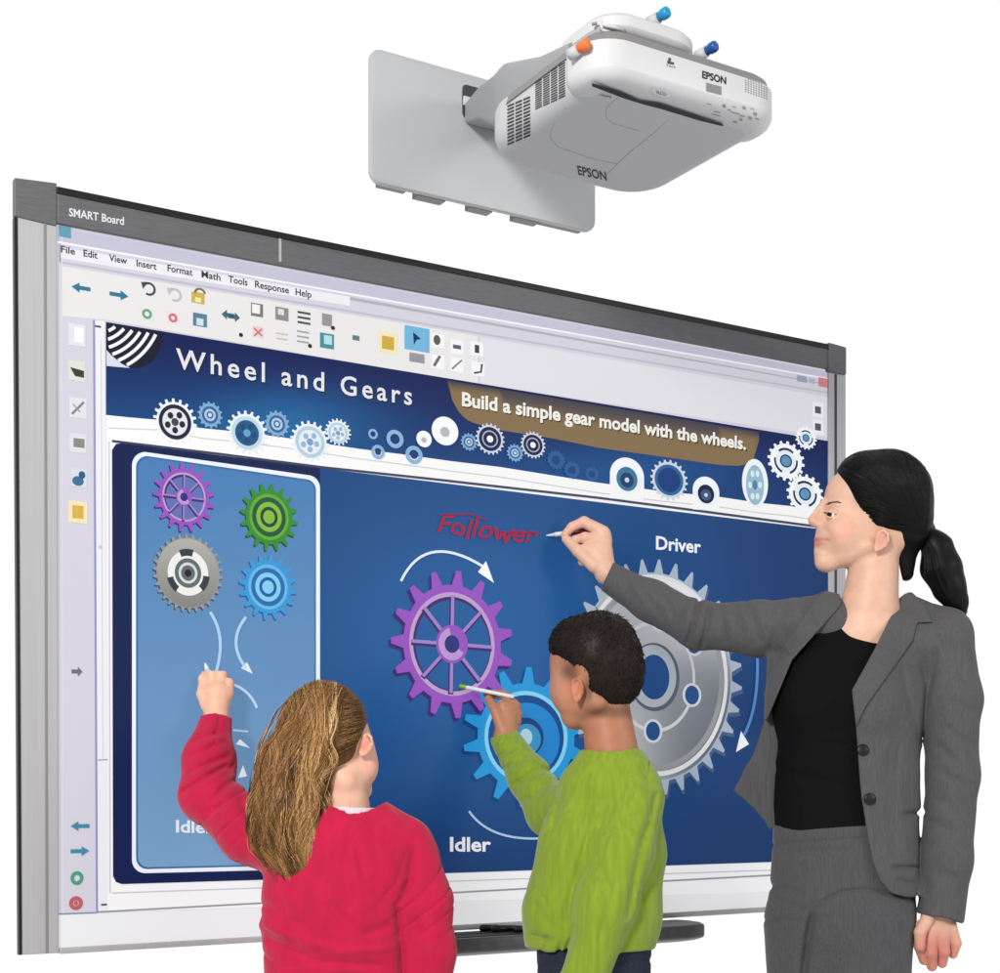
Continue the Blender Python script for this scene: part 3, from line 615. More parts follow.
# ------------------------------------------------------------------ PEOPLE: implicit surfaces
class Body:
    def __init__(s, Y0): s.Y0 = Y0; s.s = Y0/F
    def Y(s, d): return s.Y0+d*s.s
    def p(s, x, y, d=0): return W(x, y, s.Y(d))
    def cone(s, A, B, ra, rb, sq=1.):
        a = s.p(*A); b = s.p(*B); ra = ra*s.Y(A[2])/F; rb = rb*s.Y(B[2])/F; ab = b-a; L = ab@ab
        def f(P):
            Q = P-a; t = np.clip(Q@ab/L, 0, 1); V = Q-t[:, None]*ab
            if sq != 1: V = V*np.array([1, 1/sq, 1])
            r = ra+(rb-ra)*t; dd = np.sqrt((V*V).sum(1))-r
            return dd*(sq if sq < 1 else 1)
        return f
    def ell(s, C, R, rot=0):
        c = s.p(*C); k = s.Y(C[2])/F; r = np.array([R[0], R[2], R[1]])*k; cr, sr = math.cos(math.radians(rot)), math.sin(math.radians(rot))
        def f(P):
            Q = P-c
            if rot: Q = np.stack([Q[:, 0]*cr+Q[:, 2]*sr, Q[:, 1], -Q[:, 0]*sr+Q[:, 2]*cr], 1)
            k0 = np.sqrt(((Q/r)**2).sum(1))+1e-9; k1 = np.sqrt(((Q/r**2)**2).sum(1))+1e-9; return k0*(k0-1)/k1
        return f
    def chain(s, pts, sq=1.):                          # pts: (x, y, d, r)
        return [s.cone(p[:3], q[:3], p[3], q[3], sq) for p, q in zip(pts, pts[1:])]
    def prism(s, poly, d0=None, d1=None, kd=0):        # extruded outline (perspective px), between depths d0..d1
        V = np.array(poly, float)
        def f(P):
            Y = P[:, 1]; x = CX+P[:, 0]*F/Y; y = HY-(P[:, 2]-CAMZ)*F/Y; Q = np.stack([x, y], 1)
            d = np.full(len(P), 1e9); sg = np.ones(len(P))
            for i in range(len(V)):
                a = V[i]; b = V[(i+1) % len(V)]; e = b-a; w_ = Q-a; t = np.clip((w_@e)/(e@e), 0, 1); d = np.minimum(d, ((w_-t[:, None]*e)**2).sum(1))
                c1 = Q[:, 1] >= a[1]; c2 = Q[:, 1] < b[1]; c3 = e[0]*w_[:, 1] > e[1]*w_[:, 0]
                fl = (c1 & c2 & c3) | (~c1 & ~c2 & ~c3); sg[fl] *= -1
            r = sg*np.sqrt(d)*Y/F
            if d0 is not None:
                dd = (Y-s.Y0)/s.s-kd*(x-V[:, 0].mean()); r = np.maximum(r, np.maximum(d0-dd, dd-d1)*s.s)
            return r
        return f
    def grooves(s, items):                             # (points[(x,y,d)..], radius px, depth px)
        L = []
        for pts, r, dep in items:
            for A, B in zip(pts, pts[1:]): L.append((np.array(A[:2], float), np.array(B[:2], float), r, dep))
        def f(P):
            Y = P[:, 1]; Q = np.stack([CX+P[:, 0]*F/Y, HY-(P[:, 2]-CAMZ)*F/Y], 1); o1 = np.zeros(len(P)); o2 = np.zeros(len(P))
            for a, b, r, dep in L:
                e = b-a; t = np.clip((Q-a)@e/(e@e), 0, 1); q = ((Q-a-t[:, None]*e)**2).sum(1)/(r*r); taper = 1-(2*np.abs(t-.5))**4*.3
                v = dep*np.exp(-q)*taper
                if dep > 0: o1 = np.maximum(o1, v)
                else: o2 = np.minimum(o2, v)
            return (o1+o2)*s.s*1.15
        return f
def union(fs, k):
    def f(P):
        d = fs[0](P)
        for g in fs[1:]:
            e = g(P); h = np.clip(k-np.abs(d-e), 0, None)/k; d = np.minimum(d, e)-h*h*k*.25
        return d
    return f
def sub(f, g, k=.002):
    def r(P):
        a = f(P); b = -g(P); h = np.clip(k-np.abs(a-b), 0, None)/k; return np.maximum(a, b)+h*h*k*.25
    return r
def inter(f, g): return lambda P: np.maximum(f(P), g(P))
def wob(scale, amp, seed=0, st=(1, 1, 1)):             # cheap smooth noise as a sum of warped sines
    r = np.random.default_rng(seed); K = r.normal(size=(7, 3))*scale*np.array(st); ph = r.uniform(0, 6.28, 7)
    def f(P):
        o = 0
        for k, q in zip(K, ph): o = o+np.sin(P@k+q+1.3*np.sin(P@np.roll(k, 1)*.6+q*2))
        return o*amp/2.6
    return f
def shift(f, g, sgn=1): return lambda P: f(P)+sgn*g(P)
def polygonize(f, lo, hi, h):
    lo = np.array(lo, float); n = np.ceil((np.array(hi)-lo)/h/8).astype(int); B = 8
    ci = np.stack(np.meshgrid(*[np.arange(k) for k in n], indexing='ij'), -1).reshape(-1, 3)
    d = []
    cc = lo+(ci*B+B/2)*h
    for i in range(0, len(cc), 200000): d.append(f(cc[i:i+200000]))
    d = np.concatenate(d); act = ci[np.abs(d) < B*h*1.2]
    off = np.stack(np.meshgrid(*[np.arange(B+1)]*3, indexing='ij'), -1).reshape(-1, 3)
    Nn = n*B+1; allv = []; D = {}
    keys = []; 
    N3 = tuple((n*B+2).tolist()); G = np.full(N3, np.nan, dtype=np.float32)
    for i in range(0, len(act), 400):
        I = (act[i:i+400, None, :]*B+off[None]).reshape(-1, 3); v = f(lo+I*h); G[I[:, 0], I[:, 1], I[:, 2]] = v
    ok = ~np.isnan(G)
    C = G[:-1, :-1, :-1]; S = 0; A_ = np.ones(C.shape, bool); X0, Y0_, Z0 = C.shape
    neg = G < 0; cnt = np.zeros(C.shape, np.int8)
    for a in (0, 1):
        for b in (0, 1):
            for c in (0, 1):
                sl = (slice(a, a+X0), slice(b, b+Y0_), slice(c, c+Z0)); A_ &= ok[sl]; cnt += neg[sl]
    cell = A_ & (cnt > 0) & (cnt < 8); idx = np.argwhere(cell); ID = np.full(C.shape, -1, np.int32); ID[cell] = np.arange(len(idx))
    acc = np.zeros((len(idx), 3)); num = np.zeros(len(idx))
    cor = [(a, b, c) for a in (0, 1) for b in (0, 1) for c in (0, 1)]
    for p in cor:
        for ax in range(3):
            if p[ax] == 0:
                q = list(p); q[ax] = 1
                v0 = G[idx[:, 0]+p[0], idx[:, 1]+p[1], idx[:, 2]+p[2]]; v1 = G[idx[:, 0]+q[0], idx[:, 1]+q[1], idx[:, 2]+q[2]]
                cr = (v0 < 0) != (v1 < 0); t = np.where(cr, v0/(v0-v1+1e-12), 0)
                pt = np.array(p, float)[None].repeat(len(idx), 0); pt[:, ax] += t; acc += pt*cr[:, None]; num += cr
    V = lo+(idx+acc/num[:, None])*h; Q = []
    for ax in range(3):
        b, c = [(1, 2), (2, 0), (0, 1)][ax]
        I = idx; nx = I.copy(); nx[:, ax] += 1
        v0 = G[I[:, 0], I[:, 1], I[:, 2]]; v1 = G[nx[:, 0], nx[:, 1], nx[:, 2]]
        m_ = ((v0 < 0) != (v1 < 0)) & (I[:, b] > 0) & (I[:, c] > 0); I = I[m_]; fl = v0[m_] < 0
        def at(db, dc): J = I.copy(); J[:, b] -= db; J[:, c] -= dc; return ID[J[:, 0], J[:, 1], J[:, 2]]
        q = np.stack([at(0, 0), at(1, 0), at(1, 1), at(0, 1)], 1); q[~fl] = q[~fl][:, ::-1]; Q.append(q[(q >= 0).all(1)])
    return V, np.concatenate(Q)
def folds(B, ang, wl, amp, seed, warp=.35):            # long soft cloth folds running across direction ang (degrees, picture plane), broken up by noise
    c, q = math.cos(math.radians(ang)), math.sin(math.radians(ang)); n1 = wob(9, 1., seed); n2 = wob(13, 1., seed+1)
    def f(P):
        x, y = pxof(P); u = (x*c+y*q)/wl+n1(P)*warp+np.sin(x*.021+y*.033+seed)*.6+P[:, 1]*9
        r = 1-np.abs(np.sin(math.pi*u)); return amp*(r**5-.17)*np.clip(.25+.8*n2(P), 0, 1.2)
    return f
def sdfobj(name, f, B, box, h, mt, parent=None, col=None):
    (x0, x1, y0, y1, d0, d1) = box; pts = [B.p(x, y, d) for x in (x0, x1) for y in (y0, y1) for d in (d0, d1)]
    V, Q = polygonize(f, np.min(pts, 0), np.max(pts, 0), h)
    c = None
    if col is not None: c = np.array(col(V)) if callable(col) else [lin(col)]*len(V)
    return mesh(name, V, Q, mt, parent, col=c)
def pxof(V): Y = V[:, 1]; return CX+V[:, 0]*F/Y, HY-(V[:, 2]-CAMZ)*F/Y
def skincol(base, spots):                              # spots: (x, y, r, colour, amount) natural blush, lips, brows
    def f(V):
        x, y = pxof(V); c = np.tile(lin(base), (len(V), 1))
        for (sx, sy, rx, ry, cc, am) in spots:
            w_ = am*np.exp(-(((x-sx)/rx)**2+((y-sy)/ry)**2)**1.5)[:, None]; c = c*(1-w_)+np.array(lin(cc))*w_
        return c
    return f
def strands(name, paths, mt, parent, cols, rad=.0008, sides=3):
    V = []; Fc = []; C = []
    for k, P in enumerate(paths):
        P = np.asarray(P); n = len(P); T = np.gradient(P, axis=0); T /= np.linalg.norm(T, axis=1)[:, None]+1e-9
        X = np.cross(T, [0.13, 1, .21]); X /= np.linalg.norm(X, axis=1)[:, None]+1e-9; Yv = np.cross(T, X); b = len(V)*0+sum(0 for _ in ())
        r = rad*(k % 5*.15+.7)*np.sin(np.linspace(.35, 3.0, n))
        base = len(V)
        for i in range(n):
            for s_ in range(sides):
                q = 2*math.pi*s_/sides; V.append(P[i]+r[i]*(X[i]*math.cos(q)+Yv[i]*math.sin(q))); C.append(cols[k])
        for i in range(n-1):
            for s_ in range(sides): t = (s_+1) % sides; Fc.append((base+i*sides+s_, base+i*sides+t, base+(i+1)*sides+t, base+(i+1)*sides+s_))
    return mesh(name, V, Fc, mt, parent, col=C)

#PEOPLE_BEGIN
def polyline(B, pts, n):
    P = np.array([B.p(*p) for p in pts]); t = np.linspace(0, len(P)-1, n); out = []
    for q in t:                                        # Catmull-Rom
        i = min(int(q), len(P)-2); f = q-i; p0 = P[max(i-1, 0)]; p1 = P[i]; p2 = P[i+1]; p3 = P[min(i+2, len(P)-1)]
        out.append(.5*((2*p1)+(-p0+p2)*f+(2*p0-5*p1+4*p2-p3)*f*f+(-p0+3*p1-3*p2+p3)*f**3))
    return np.array(out)
def pen(name, A, Bp_, r, mt, label, tipmat=None, grip=None):
    A = np.array(A); Bq = np.array(Bp_); d = (Bq-A)/np.linalg.norm(Bq-A); L = np.linalg.norm(Bq-A)
    root = empty(name, A); root.name = name; tag(root, label, 'pen')
    m = MB(); m.tube([A+d*.016, A+d*.02, A+d*(L-.003), Bq], [r*.8, r, r, r*.7], 14); m.build('barrel', mt, root, smooth=True)
    m = MB(); m.tube([A, A+d*.003, A+d*.016], [r*.2, r*.35, r*.75], 12); m.build('nib', tipmat or mt, root, smooth=True)
    if grip: m = MB(); m.tube([A+d*L*grip[0], A+d*L*grip[1]], [r*1.06, r*1.06], 14); m.build('grip', grip[2], root, smooth=True)
def eye(B, x, y, d, r, parent, look=(-1, -.25, .0), iris=(70, 45, 30)):
    c = B.p(x, y, d); R = r*B.s; L = np.array(look, float); L /= np.linalg.norm(L); V = []; C = []; Fc = []
    ax = np.cross(L, [0, 0, 1.]); ax /= np.linalg.norm(ax); up = np.cross(ax, L); n = 16
    rings = [0.001, .26, .27, .62, .64, .9, 1.3, 1.9, 2.6, 3.13]
    for a in rings:
        for q in range(n):
            t = 2*math.pi*q/n; V.append(c+R*(L*math.cos(a)+math.sin(a)*(ax*math.cos(t)+up*math.sin(t))))
            C.append(lin((8, 6, 6)) if a < .265 else lin(iris) if a < .63 else lin((224, 218, 214)))
    for i in range(len(rings)-1):
        for q in range(n): k = (q+1) % n; Fc.append((i*n+q, i*n+k, (i+1)*n+k, (i+1)*n+q))
    return mesh('eye', V, Fc, M_eye, parent, col=C)

def ear_shape(B, x, y, d, w_, h_, rot, side=-1):
    c, q = math.cos(math.radians(rot)), math.sin(math.radians(rot))
    P = lambda u, v, dd: (x+u*w_*c-v*h_*q, y+u*w_*q+v*h_*c, d+dd*w_*side)
    rim = [P(-.55, -.15, .15), P(-.45, -.75, .3), P(.1, -1.0, .4), P(.7, -.75, .5), P(.95, -.2, .5), P(.75, .35, .4), P(.25, .75, .25), P(-.25, 1.0, .15), P(-.5, .75, .1), P(-.5, .4, .1)]
    t = w_*.2; ch = union([B.cone(a_, b_, t, t) for a_, b_ in zip(rim, rim[1:])], B.s*t*.5)
    base = B.ell(P(.05, -.05, .1), (w_*.85, h_*.88, w_*.34), rot); inner = B.cone(P(-.1, -.45, .25), P(.35, -.1, .3), t*.7, t*.7)
    lobe = B.cone(P(-.2, .8, .15), P(-.05, .6, .15), t*1.25, t*1.2)
    return union([base, ch, inner, lobe], B.s*t*.7)
# ================================================================== WOMAN
Bw = Body(2.72); s = Bw.s; k = lambda v: v*s
C_ = Bw.cone; E_ = Bw.ell
head = union([E_((889, 508, 0), (42, 50, 36)), E_((852, 527, 0), (30, 38, 26)), E_((850, 497, 0), (25, 27, 27)), E_((843, 541, 0), (24, 26, 22)),
              C_((829, 562, 0), (870, 546, -20), 7, 8), C_((829, 562, 0), (870, 546, 20), 7, 8), E_((844, 533, -14), (17, 17, 15)), E_((844, 533, 14), (17, 17, 15)),
              E_((824, 562, 0), (9, 9, 10))], k(7))
brow = union([C_((829, 506, -6), (838, 504, -17), 3.2, 3.2), C_((829, 506, 6), (838, 504, 17), 3.2, 3.2)], k(3))
head = union([head, E_((838, 531, -17), (10, 9, 9)), E_((838, 531, 17), (10, 9, 9))], k(6))
head = union([head, brow], k(5))
head = union([head, E_((828, 537, 0), (12, 17, 15)), E_((823, 551, 0), (8, 9, 11))], k(7))
head = sub(head, union([E_((826.5, 514.5, -17), (5.5, 5.5, 7)), E_((826.5, 514.5, 17), (5.5, 5.5, 7))], k(2)), k(4))
nose = union([C_((824, 502, 0), (813, 518.5, 0), 3.4, 3.6), E_((816.5, 523.6, 0), (5.6, 3.6, 5.4)), E_((812.8, 520.5, 0), (4, 3.8, 4.3)), E_((820, 524, -4.6), (3.8, 3, 2.6)), E_((820, 524, 4.6), (3.8, 3, 2.6))], k(4))
head = union([head, nose, C_((831, 504, 0), (823, 522, 0), 7, 6)], k(3.5))
slit = union([Bw.prism([(826, 514.6), (829.5, 512.9), (833.5, 513.0), (837.5, 515.6), (833.3, 516.6), (829, 516.4)], -60, -3), Bw.prism([(826, 514.6), (829.5, 512.9), (833.5, 513.0), (837.5, 515.6), (833.3, 516.6), (829, 516.4)], 3, 60)], k(1))
lids = sub(union([E_((832.6, 514.3, -15.8), (7.2, 6.4, 7)), E_((832.6, 514.3, 15.8), (7.2, 6.4, 7))], k(1)), slit, k(.8))
head = union([head, lids], k(1.5)); head = sub(head, slit, k(.6)) if False else head
mouth = union([E_((818.6, 539.3, 0), (4.2, 2.4, 9)), E_((819.2, 543.8, 0), (4.1, 2.7, 8))], k(1))
head = union([head, mouth], k(2.4))
head = sub(head, union([C_((812, 541.6, 0), (823, 541.2, -9), .7, .7), C_((823, 541.2, -9), (830.5, 537.2, -15), .7, .6), C_((812, 541.6, 0), (823, 541.2, 9), .7, .7)], k(1)), k(1.6))
head = shift(head, Bw.grooves([([(823, 528), (829, 533), (832, 539)], 2, .5), ([(817, 549), (824, 550)], 2.2, .9)]))
ear = ear_shape(Bw, 880.5, 540.5, -30.5, 7.6, 10.8, 14)
ear2 = E_((880, 541, 35), (9, 13, 4), 15)
neck = [C_((875, 556, 0), (870, 604, 4), 23.5, 28), C_((866, 614, 2), (872, 620, 4), 25, 27, .85), E_((866, 634, 0), (32, 26, 24))]
torso = [C_((822, 628, 10), (938, 640, 0), 20, 24), E_((850, 695, 0), (70, 70, 38)), C_((846, 720, 0), (842, 850, 0), 60, 62, .6)]
armR = Bw.chain([(818, 622, 12, 20), (700, 624, 50, 16), (655, 600, 74, 14), (607, 574, 96, 10.5)], 1)
armL = Bw.chain([(948, 645, -6, 20), (952, 775, -14, 17), (938, 905, -18, 13)], 1)
palmR = union([C_((606, 573, 96), (599, 555, 101), 10.5, 13), C_((601, 560, 100), (603, 536, 104), 11, 8.5), C_((596, 562, 98), (590, 551, 100), 9, 9)], k(6))
def fingers(B, chains, kk=1.0):
    return union([union(B.chain(c), B.s*1.5) for c in chains], B.s*kk)
fR = fingers(Bw, [[(602, 532, 104, 7), (584, 522, 104, 5.6), (572, 527, 108, 4.8), (564.5, 535, 111, 4)],
                  [(605, 541, 104, 6.5), (585, 537.5, 98, 5.4), (575, 540, 104, 4.6)],
                  [(604, 551, 102, 6.2), (585, 549, 95, 5.2), (578, 552, 102, 4.5)],
                  [(602, 560, 100, 6), (588, 561, 93, 5), (582, 562, 100, 4.2)],
                  [(594, 566, 92, 7), (578, 551, 93, 6), (566, 539, 104, 4.6)]])
handR = union([palmR, fR], k(3))
palmL = C_((938, 900, -18), (936, 930, -19), 14, 18, .62)
fL = fingers(Bw, [[(921, 927, -22, 7), (920, 946, -24, 6), (924, 960, -20, 5)], [(931, 930, -24, 7), (931, 953, -26, 6.2), (932, 966, -20, 5.2)],
                  [(942, 930, -22, 7), (944, 951, -24, 6), (942, 963, -18, 5)], [(951, 926, -19, 6), (956, 943, -20, 5.4), (953, 954, -16, 4.6)], [(928, 918, -28, 7), (920, 932, -33, 6), (920, 946, -33, 5.2)]])
handL = union([palmL, fL], k(3))
body = union([union([union([head, ear, ear2], k(2.5)), union(neck, k(8))], k(5)), union(torso+armR+armL, k(10)), handR, handL], k(6))
# keep fingers from melting: hands use small blends above
woman = sdfobj('person', body, Bw, (535, 985, 440, 985, -75, 150), .0021, M_skin, None,
    skincol((218, 174, 150), [(817, 539.3, 8, 2.4, (196, 98, 96), .8), (818, 544, 7, 2.6, (200, 106, 102), .8), (828, 539.5, 3.5, 1.6, (190, 100, 92), .6), (842, 531, 13, 10, (232, 152, 134), .4), (831, 509, 8, 3, (196, 146, 124), .4), (812, 521, 6, 6, (216, 150, 130), .4), (880, 541, 8, 10, (206, 130, 112), .5), (935, 955, 30, 24, (196, 112, 100), .85), (580, 530, 12, 10, (226, 170, 158), .5), (862, 622, 24, 16, (232, 188, 166), .5)]))
tag(woman, 'dark-haired woman in a grey trouser suit writing on the whiteboard', 'person')
eye(Bw, 832.6, 514.3, -15.6, 5.9, woman, (-1, -.75, -.05), (34, 22, 18)); eye(Bw, 832.6, 514.3, 15.6, 5.9, woman, (-1, .3, .05), (46, 30, 22))
# brow and lash hairs
T = bvh(woman); P = []; Cc = []
for i in range(30):
    t = i/29; x = 825.5+t*13; y = 504.6-2.6*math.sin(t*2.2)+rng.uniform(-.7, .7); a = cast(T, x, y, .0006); b = cast(T, x+3.6, y-.6-t*.6+1.2*t, .0012)
    if a and b: P.append(np.linspace(a[0], b[0], 4)); Cc.append(lin((58, 40, 34)))
strands('eyebrow', P, M_hair, woman, Cc, .0004)
P = []; Cc = []
for i in range(22):
    t = i/21; x = 825.5+t*11; y = 513.4-1.2*math.sin(t*3)+t*1.6; a = cast(T, x, y, .0008)
    if a: P.append(np.linspace(a[0], a[0]+np.array([-.004*(1-t)-.001, -.003, .0015]), 4)); Cc.append(lin((16, 12, 12)))
if P: strands('eyelashes', P, M_hair, woman, Cc, .0006)
# black top
topf = union([C_((822, 632, 6), (930, 640, 0), 26, 26, .9), E_((846, 648, 0), (60, 44, 41)), E_((848, 700, 0), (76, 78, 46)), E_((808, 705, -18), (34, 32, 30)), E_((862, 702, -30), (34, 34, 28)), C_((846, 720, 0), (843, 850, 0), 68, 71, .62)], k(14))
topf = shift(topf, Bw.grooves([([(800, 740), (850, 745)], 6, 1.5), ([(780, 770), (840, 785)], 5, 1.2)]))
neckcut = Bw.prism([(838, 540), (841, 600), (844.5, 629), (853, 626), (870, 621), (884, 614), (897, 605), (912, 540)], -200, 60)
# jacket
jt_full = union([C_((818, 634, 10), (942, 645, 0), 28, 30, .95), E_((848, 702, 2), (80, 80, 50)), E_((862, 702, -28), (40, 38, 32)), E_((810, 705, -14), (36, 34, 30)), C_((847, 725, 0), (842, 785, 0), 73, 71.5, .66), C_((842, 785, 0), (845, 895, 0), 71.5, 81, .7)], k(12))
trap = [C_((908, 606, 8), (944, 634, 0), 12, 27), C_((826, 606, 16), (816, 630, 12), 4, 20)]
jt = union([jt_full]+trap, k(10))
topf = inter(topf, shift(jt, lambda P: np.full(len(P), k(5))))
topf = shift(topf, folds(Bw, 60, 30, .002, 63))
topf = sub(sub(topf, neckcut, k(1)), Bw.prism([(700, 826), (776, 828), (800, 834.5), (866, 829), (960, 826), (960, 1000), (700, 1000)]), k(1))
sdfobj('blouse', topf, Bw, (740, 985, 575, 850, -75, 75), .0028, M_top, woman)
opening = [(838, 560), (840, 600), (790, 660), (764, 722), (740, 740), (740, 1000), (905, 1000), (905, 897), (892, 893), (880, 880), (873, 862), (868, 838), (862, 800), (855, 722), (853, 692), (875, 650), (897, 606), (901, 575), (925, 556), (870, 500)]
jt = sub(jt, Bw.prism(opening, -260, 8), k(1.5))
jt = sub(jt, Bw.prism([(700, 829), (772, 829), (800, 836), (850, 860), (872, 888), (905, 896), (940, 898), (990, 1010), (700, 1010)]), k(2))
jt = sub(jt, Bw.prism([(838, 560), (841, 610), (870, 616), (899, 592), (912, 560)], -200, 200), k(1.5))
collar = C_((903, 592, 8), (838, 588, 20), 7, 6)
flap = Bw.prism([(822, 592), (800, 612), (774, 636), (769, 655), (766, 700), (764, 724), (751, 757), (735, 790), (754, 808), (774, 829), (806, 834), (812, 700), (830, 640)], 14, 19, -.1)
flap = shift(flap, lambda P: np.full(len(P), k(1.4)), -1)
slR = Bw.chain([(826, 624, 12, 30), (760, 629, 32, 26.5), (698, 625, 52, 22.5), (650, 601, 76, 19.5), (608, 576.5, 94, 15.5)])
slR = sub(union(slR, k(10)), Bw.prism([(560, 540), (614, 559), (599, 592), (560, 600)]), k(1.5))
slL = union(Bw.chain([(944, 636, -2, 29), (951, 700, -8, 29.5), (953, 775, -13, 24.5), (946, 860, -17, 25), (940, 915, -18, 23.5)]), k(10))
slL = sub(slL, Bw.prism([(900, 912), (916, 912), (940, 916), (962, 923), (990, 923), (990, 1000), (900, 1000)]), k(1.5))
slL = sub(slL, Bw.cone((940, 905, -18), (938, 940, -18), 19.5, 20), k(1))
jk = union([union([jt, slR], k(9)), flap], k(5)); jk = union([jk, slL], k(3))
jk = shift(jk, Bw.grooves([([(900, 740), (893, 780), (896, 830)], 4, 1.8), ([(878, 700), (884, 740)], 5, 1.6), ([(928, 820), (955, 832)], 5, 1.8), ([(930, 870), (956, 878)], 5, 1.6), ([(955, 655), (968, 690)], 5, 1.8), ([(660, 590), (676, 618)], 4, 2), ([(625, 583), (640, 604)], 5, 1.4), ([(748, 606), (760, 640)], 5, 2.2), ([(785, 606), (770, 650)], 5, 1.8),
    ([(699, 602), (694, 620), (688, 641)], 3, 4), ([(710, 608), (706, 628), (701, 646)], 3, 3.4), ([(720, 612), (726, 640)], 4, 2.4), ([(684, 604), (676, 622)], 4, 2), ([(735, 610), (742, 636)], 5, 2),
    ([(640, 590), (662, 615)], 5, 1.4), ([(770, 612), (790, 640)], 6, 2), ([(800, 600), (812, 625)], 5, 1.8),
    ([(936, 648), (933, 672), (926, 700), (921, 738)], 3.2, 2.6), ([(903, 668), (908, 700), (916, 722), (920, 742)], 3, 1.8), ([(921, 815), (920, 850), (917, 905)], 3, 1.6),
    ([(905, 815), (925, 812)], 3, 2.5), ([(893, 867), (919, 867)], 2, 3), ([(898, 880), (918, 884)], 2.5, 2), 
    ([(950, 700), (975, 712)], 5, 2), ([(948, 730), (972, 745)], 5, 2.2), ([(938, 745), (970, 775)], 5, 2), ([(945, 775), (970, 785)], 5, 2), ([(940, 800), (964, 815)], 6, 1.6), ([(935, 640), (960, 660)], 7, 1.6), ([(900, 720), (885, 790), (895, 850)], 6, 1.4), ([(760, 700), (752, 760)], 5, 2)]))
jk = shift(shift(jk, wob(26, .0012, 3)), folds(Bw, 20, 30, .0018, 65))
jacket = sdfobj('jacket', jk, Bw, (590, 990, 560, 930, -85, 125), .0025, M_suit, woman)
# lapel: the jacket skin lifted a little inside the lapel outline
lap = inter(shift(jk, lambda P: np.full(len(P), k(3.2)), -1), Bw.prism([(899, 592), (906, 586), (926, 606), (932, 622), (917, 623), (913, 640), (893, 668), (866, 706), (856, 726), (853, 700), (852, 690), (874, 650), (894, 610)], -120, 0))
sdfobj('lapel', lap, Bw, (840, 945, 570, 740, -80, 5), .002, M_suit, jacket)
lap = inter(shift(jk, lambda P: np.full(len(P), k(2.6)), -1), Bw.prism([(838, 578), (841, 605), (792, 660), (767, 720), (757, 715), (772, 665), (790, 655), (784, 645), (815, 600)], -120, 12))
sdfobj('lapel', lap, Bw, (745, 850, 570, 740, -80, 15), .002, M_suit, jacket)
Tj = bvh(jacket)
for bx, by in ((862.5, 750), (869.5, 799)):
    r = cast(Tj, bx, by, 0) or cast(Tj, bx+3, by, 0)
    if r: m = MB(); m.tube([r[0], r[0]+r[1]*.003, r[0]+r[1]*.0042], [.0105, .0105, .008], 20); m.build('button', M_black, jacket, smooth=True)
# trousers
tf = union([C_((843, 832, 0), (841, 905, 0), 70, 73, .68), C_((806, 925, 8), (812, 1130, 6), 41, 33, .95), C_((812, 1130, 6), (812, 1335, 14), 33, 22), C_((864, 925, -8), (862, 1130, -8), 50, 36, .9), C_((862, 1130, -8), (866, 1335, 2), 36, 23)], k(8))
tf = sub(tf, Bw.prism([(700, 820), (776, 824), (800, 829), (866, 824), (960, 820), (960, 700), (700, 700)]), k(1.5))
tf = shift(tf, Bw.grooves([([(810, 916), (822, 901), (840, 892), (862, 889), (890, 892), (912, 898)], 1.8, 2.6), ([(812, 916), (808, 940), (802, 985), (800, 1300)], 4, 7), ([(772, 845), (866, 838)], 2, 1.6), ([(790, 852), (850, 850)], 4, 1.4), ([(800, 870), (806, 862)], 3, 1.6), ([(766, 885), (800, 893)], 4, 1.8), ([(765, 920), (810, 921)], 2.2, 1.6), ([(780, 900), (808, 912)], 4, 1.6)]))
sdfobj('trousers', shift(shift(tf, wob(18, .0012, 5)), folds(Bw, 80, 26, .0016, 61)), Bw, (745, 935, 815, 1345, -70, 75), .0032, M_trou, woman)
# hair
hf = union([E_((890, 499, 0), (42.5, 49, 43)), E_((866, 487, 0), (33, 36, 37)), E_((905, 520, 0), (25, 34, 34)), C_((903, 545, 0), (906, 573, 4), 15, 8)], k(9))
face = Bw.prism([(828, 462), (833, 466), (843, 480), (852, 495), (859, 512), (862, 526), (868, 531), (873, 527), (884, 527), (891, 536), (893, 552), (899, 563), (902, 578), (899, 600), (780, 600), (780, 462)], -200, 200)
hf = sub(hf, face, k(2.5))
hf = union([hf, E_((926, 533, 0), (10, 11, 11))], k(5))
gap = E_((912, 560, 0), (6, 17, 40))
hf = shift(hf, wob(60, .0009, 9, (.35, 1, 1)))
hair = sdfobj('hair', hf, Bw, (815, 955, 440, 605, -55, 60), .0021, M_hair, woman, (7, 7, 8))
pf = union(Bw.chain([(926, 533, 0, 9), (937, 548, 0, 15), (941, 568, 0, 19.5), (949, 588, 0, 15.5), (957, 603, 0, 10), (964, 616, 0, 2.5)], .9), k(6))
pony = sdfobj('ponytail', shift(pf, wob(70, .001, 11, (1, 1, .3))), Bw, (905, 985, 515, 630, -35, 35), .0021, M_hair, hair, (7, 7, 8))
T = bvh(hair); P = []; Cc = []
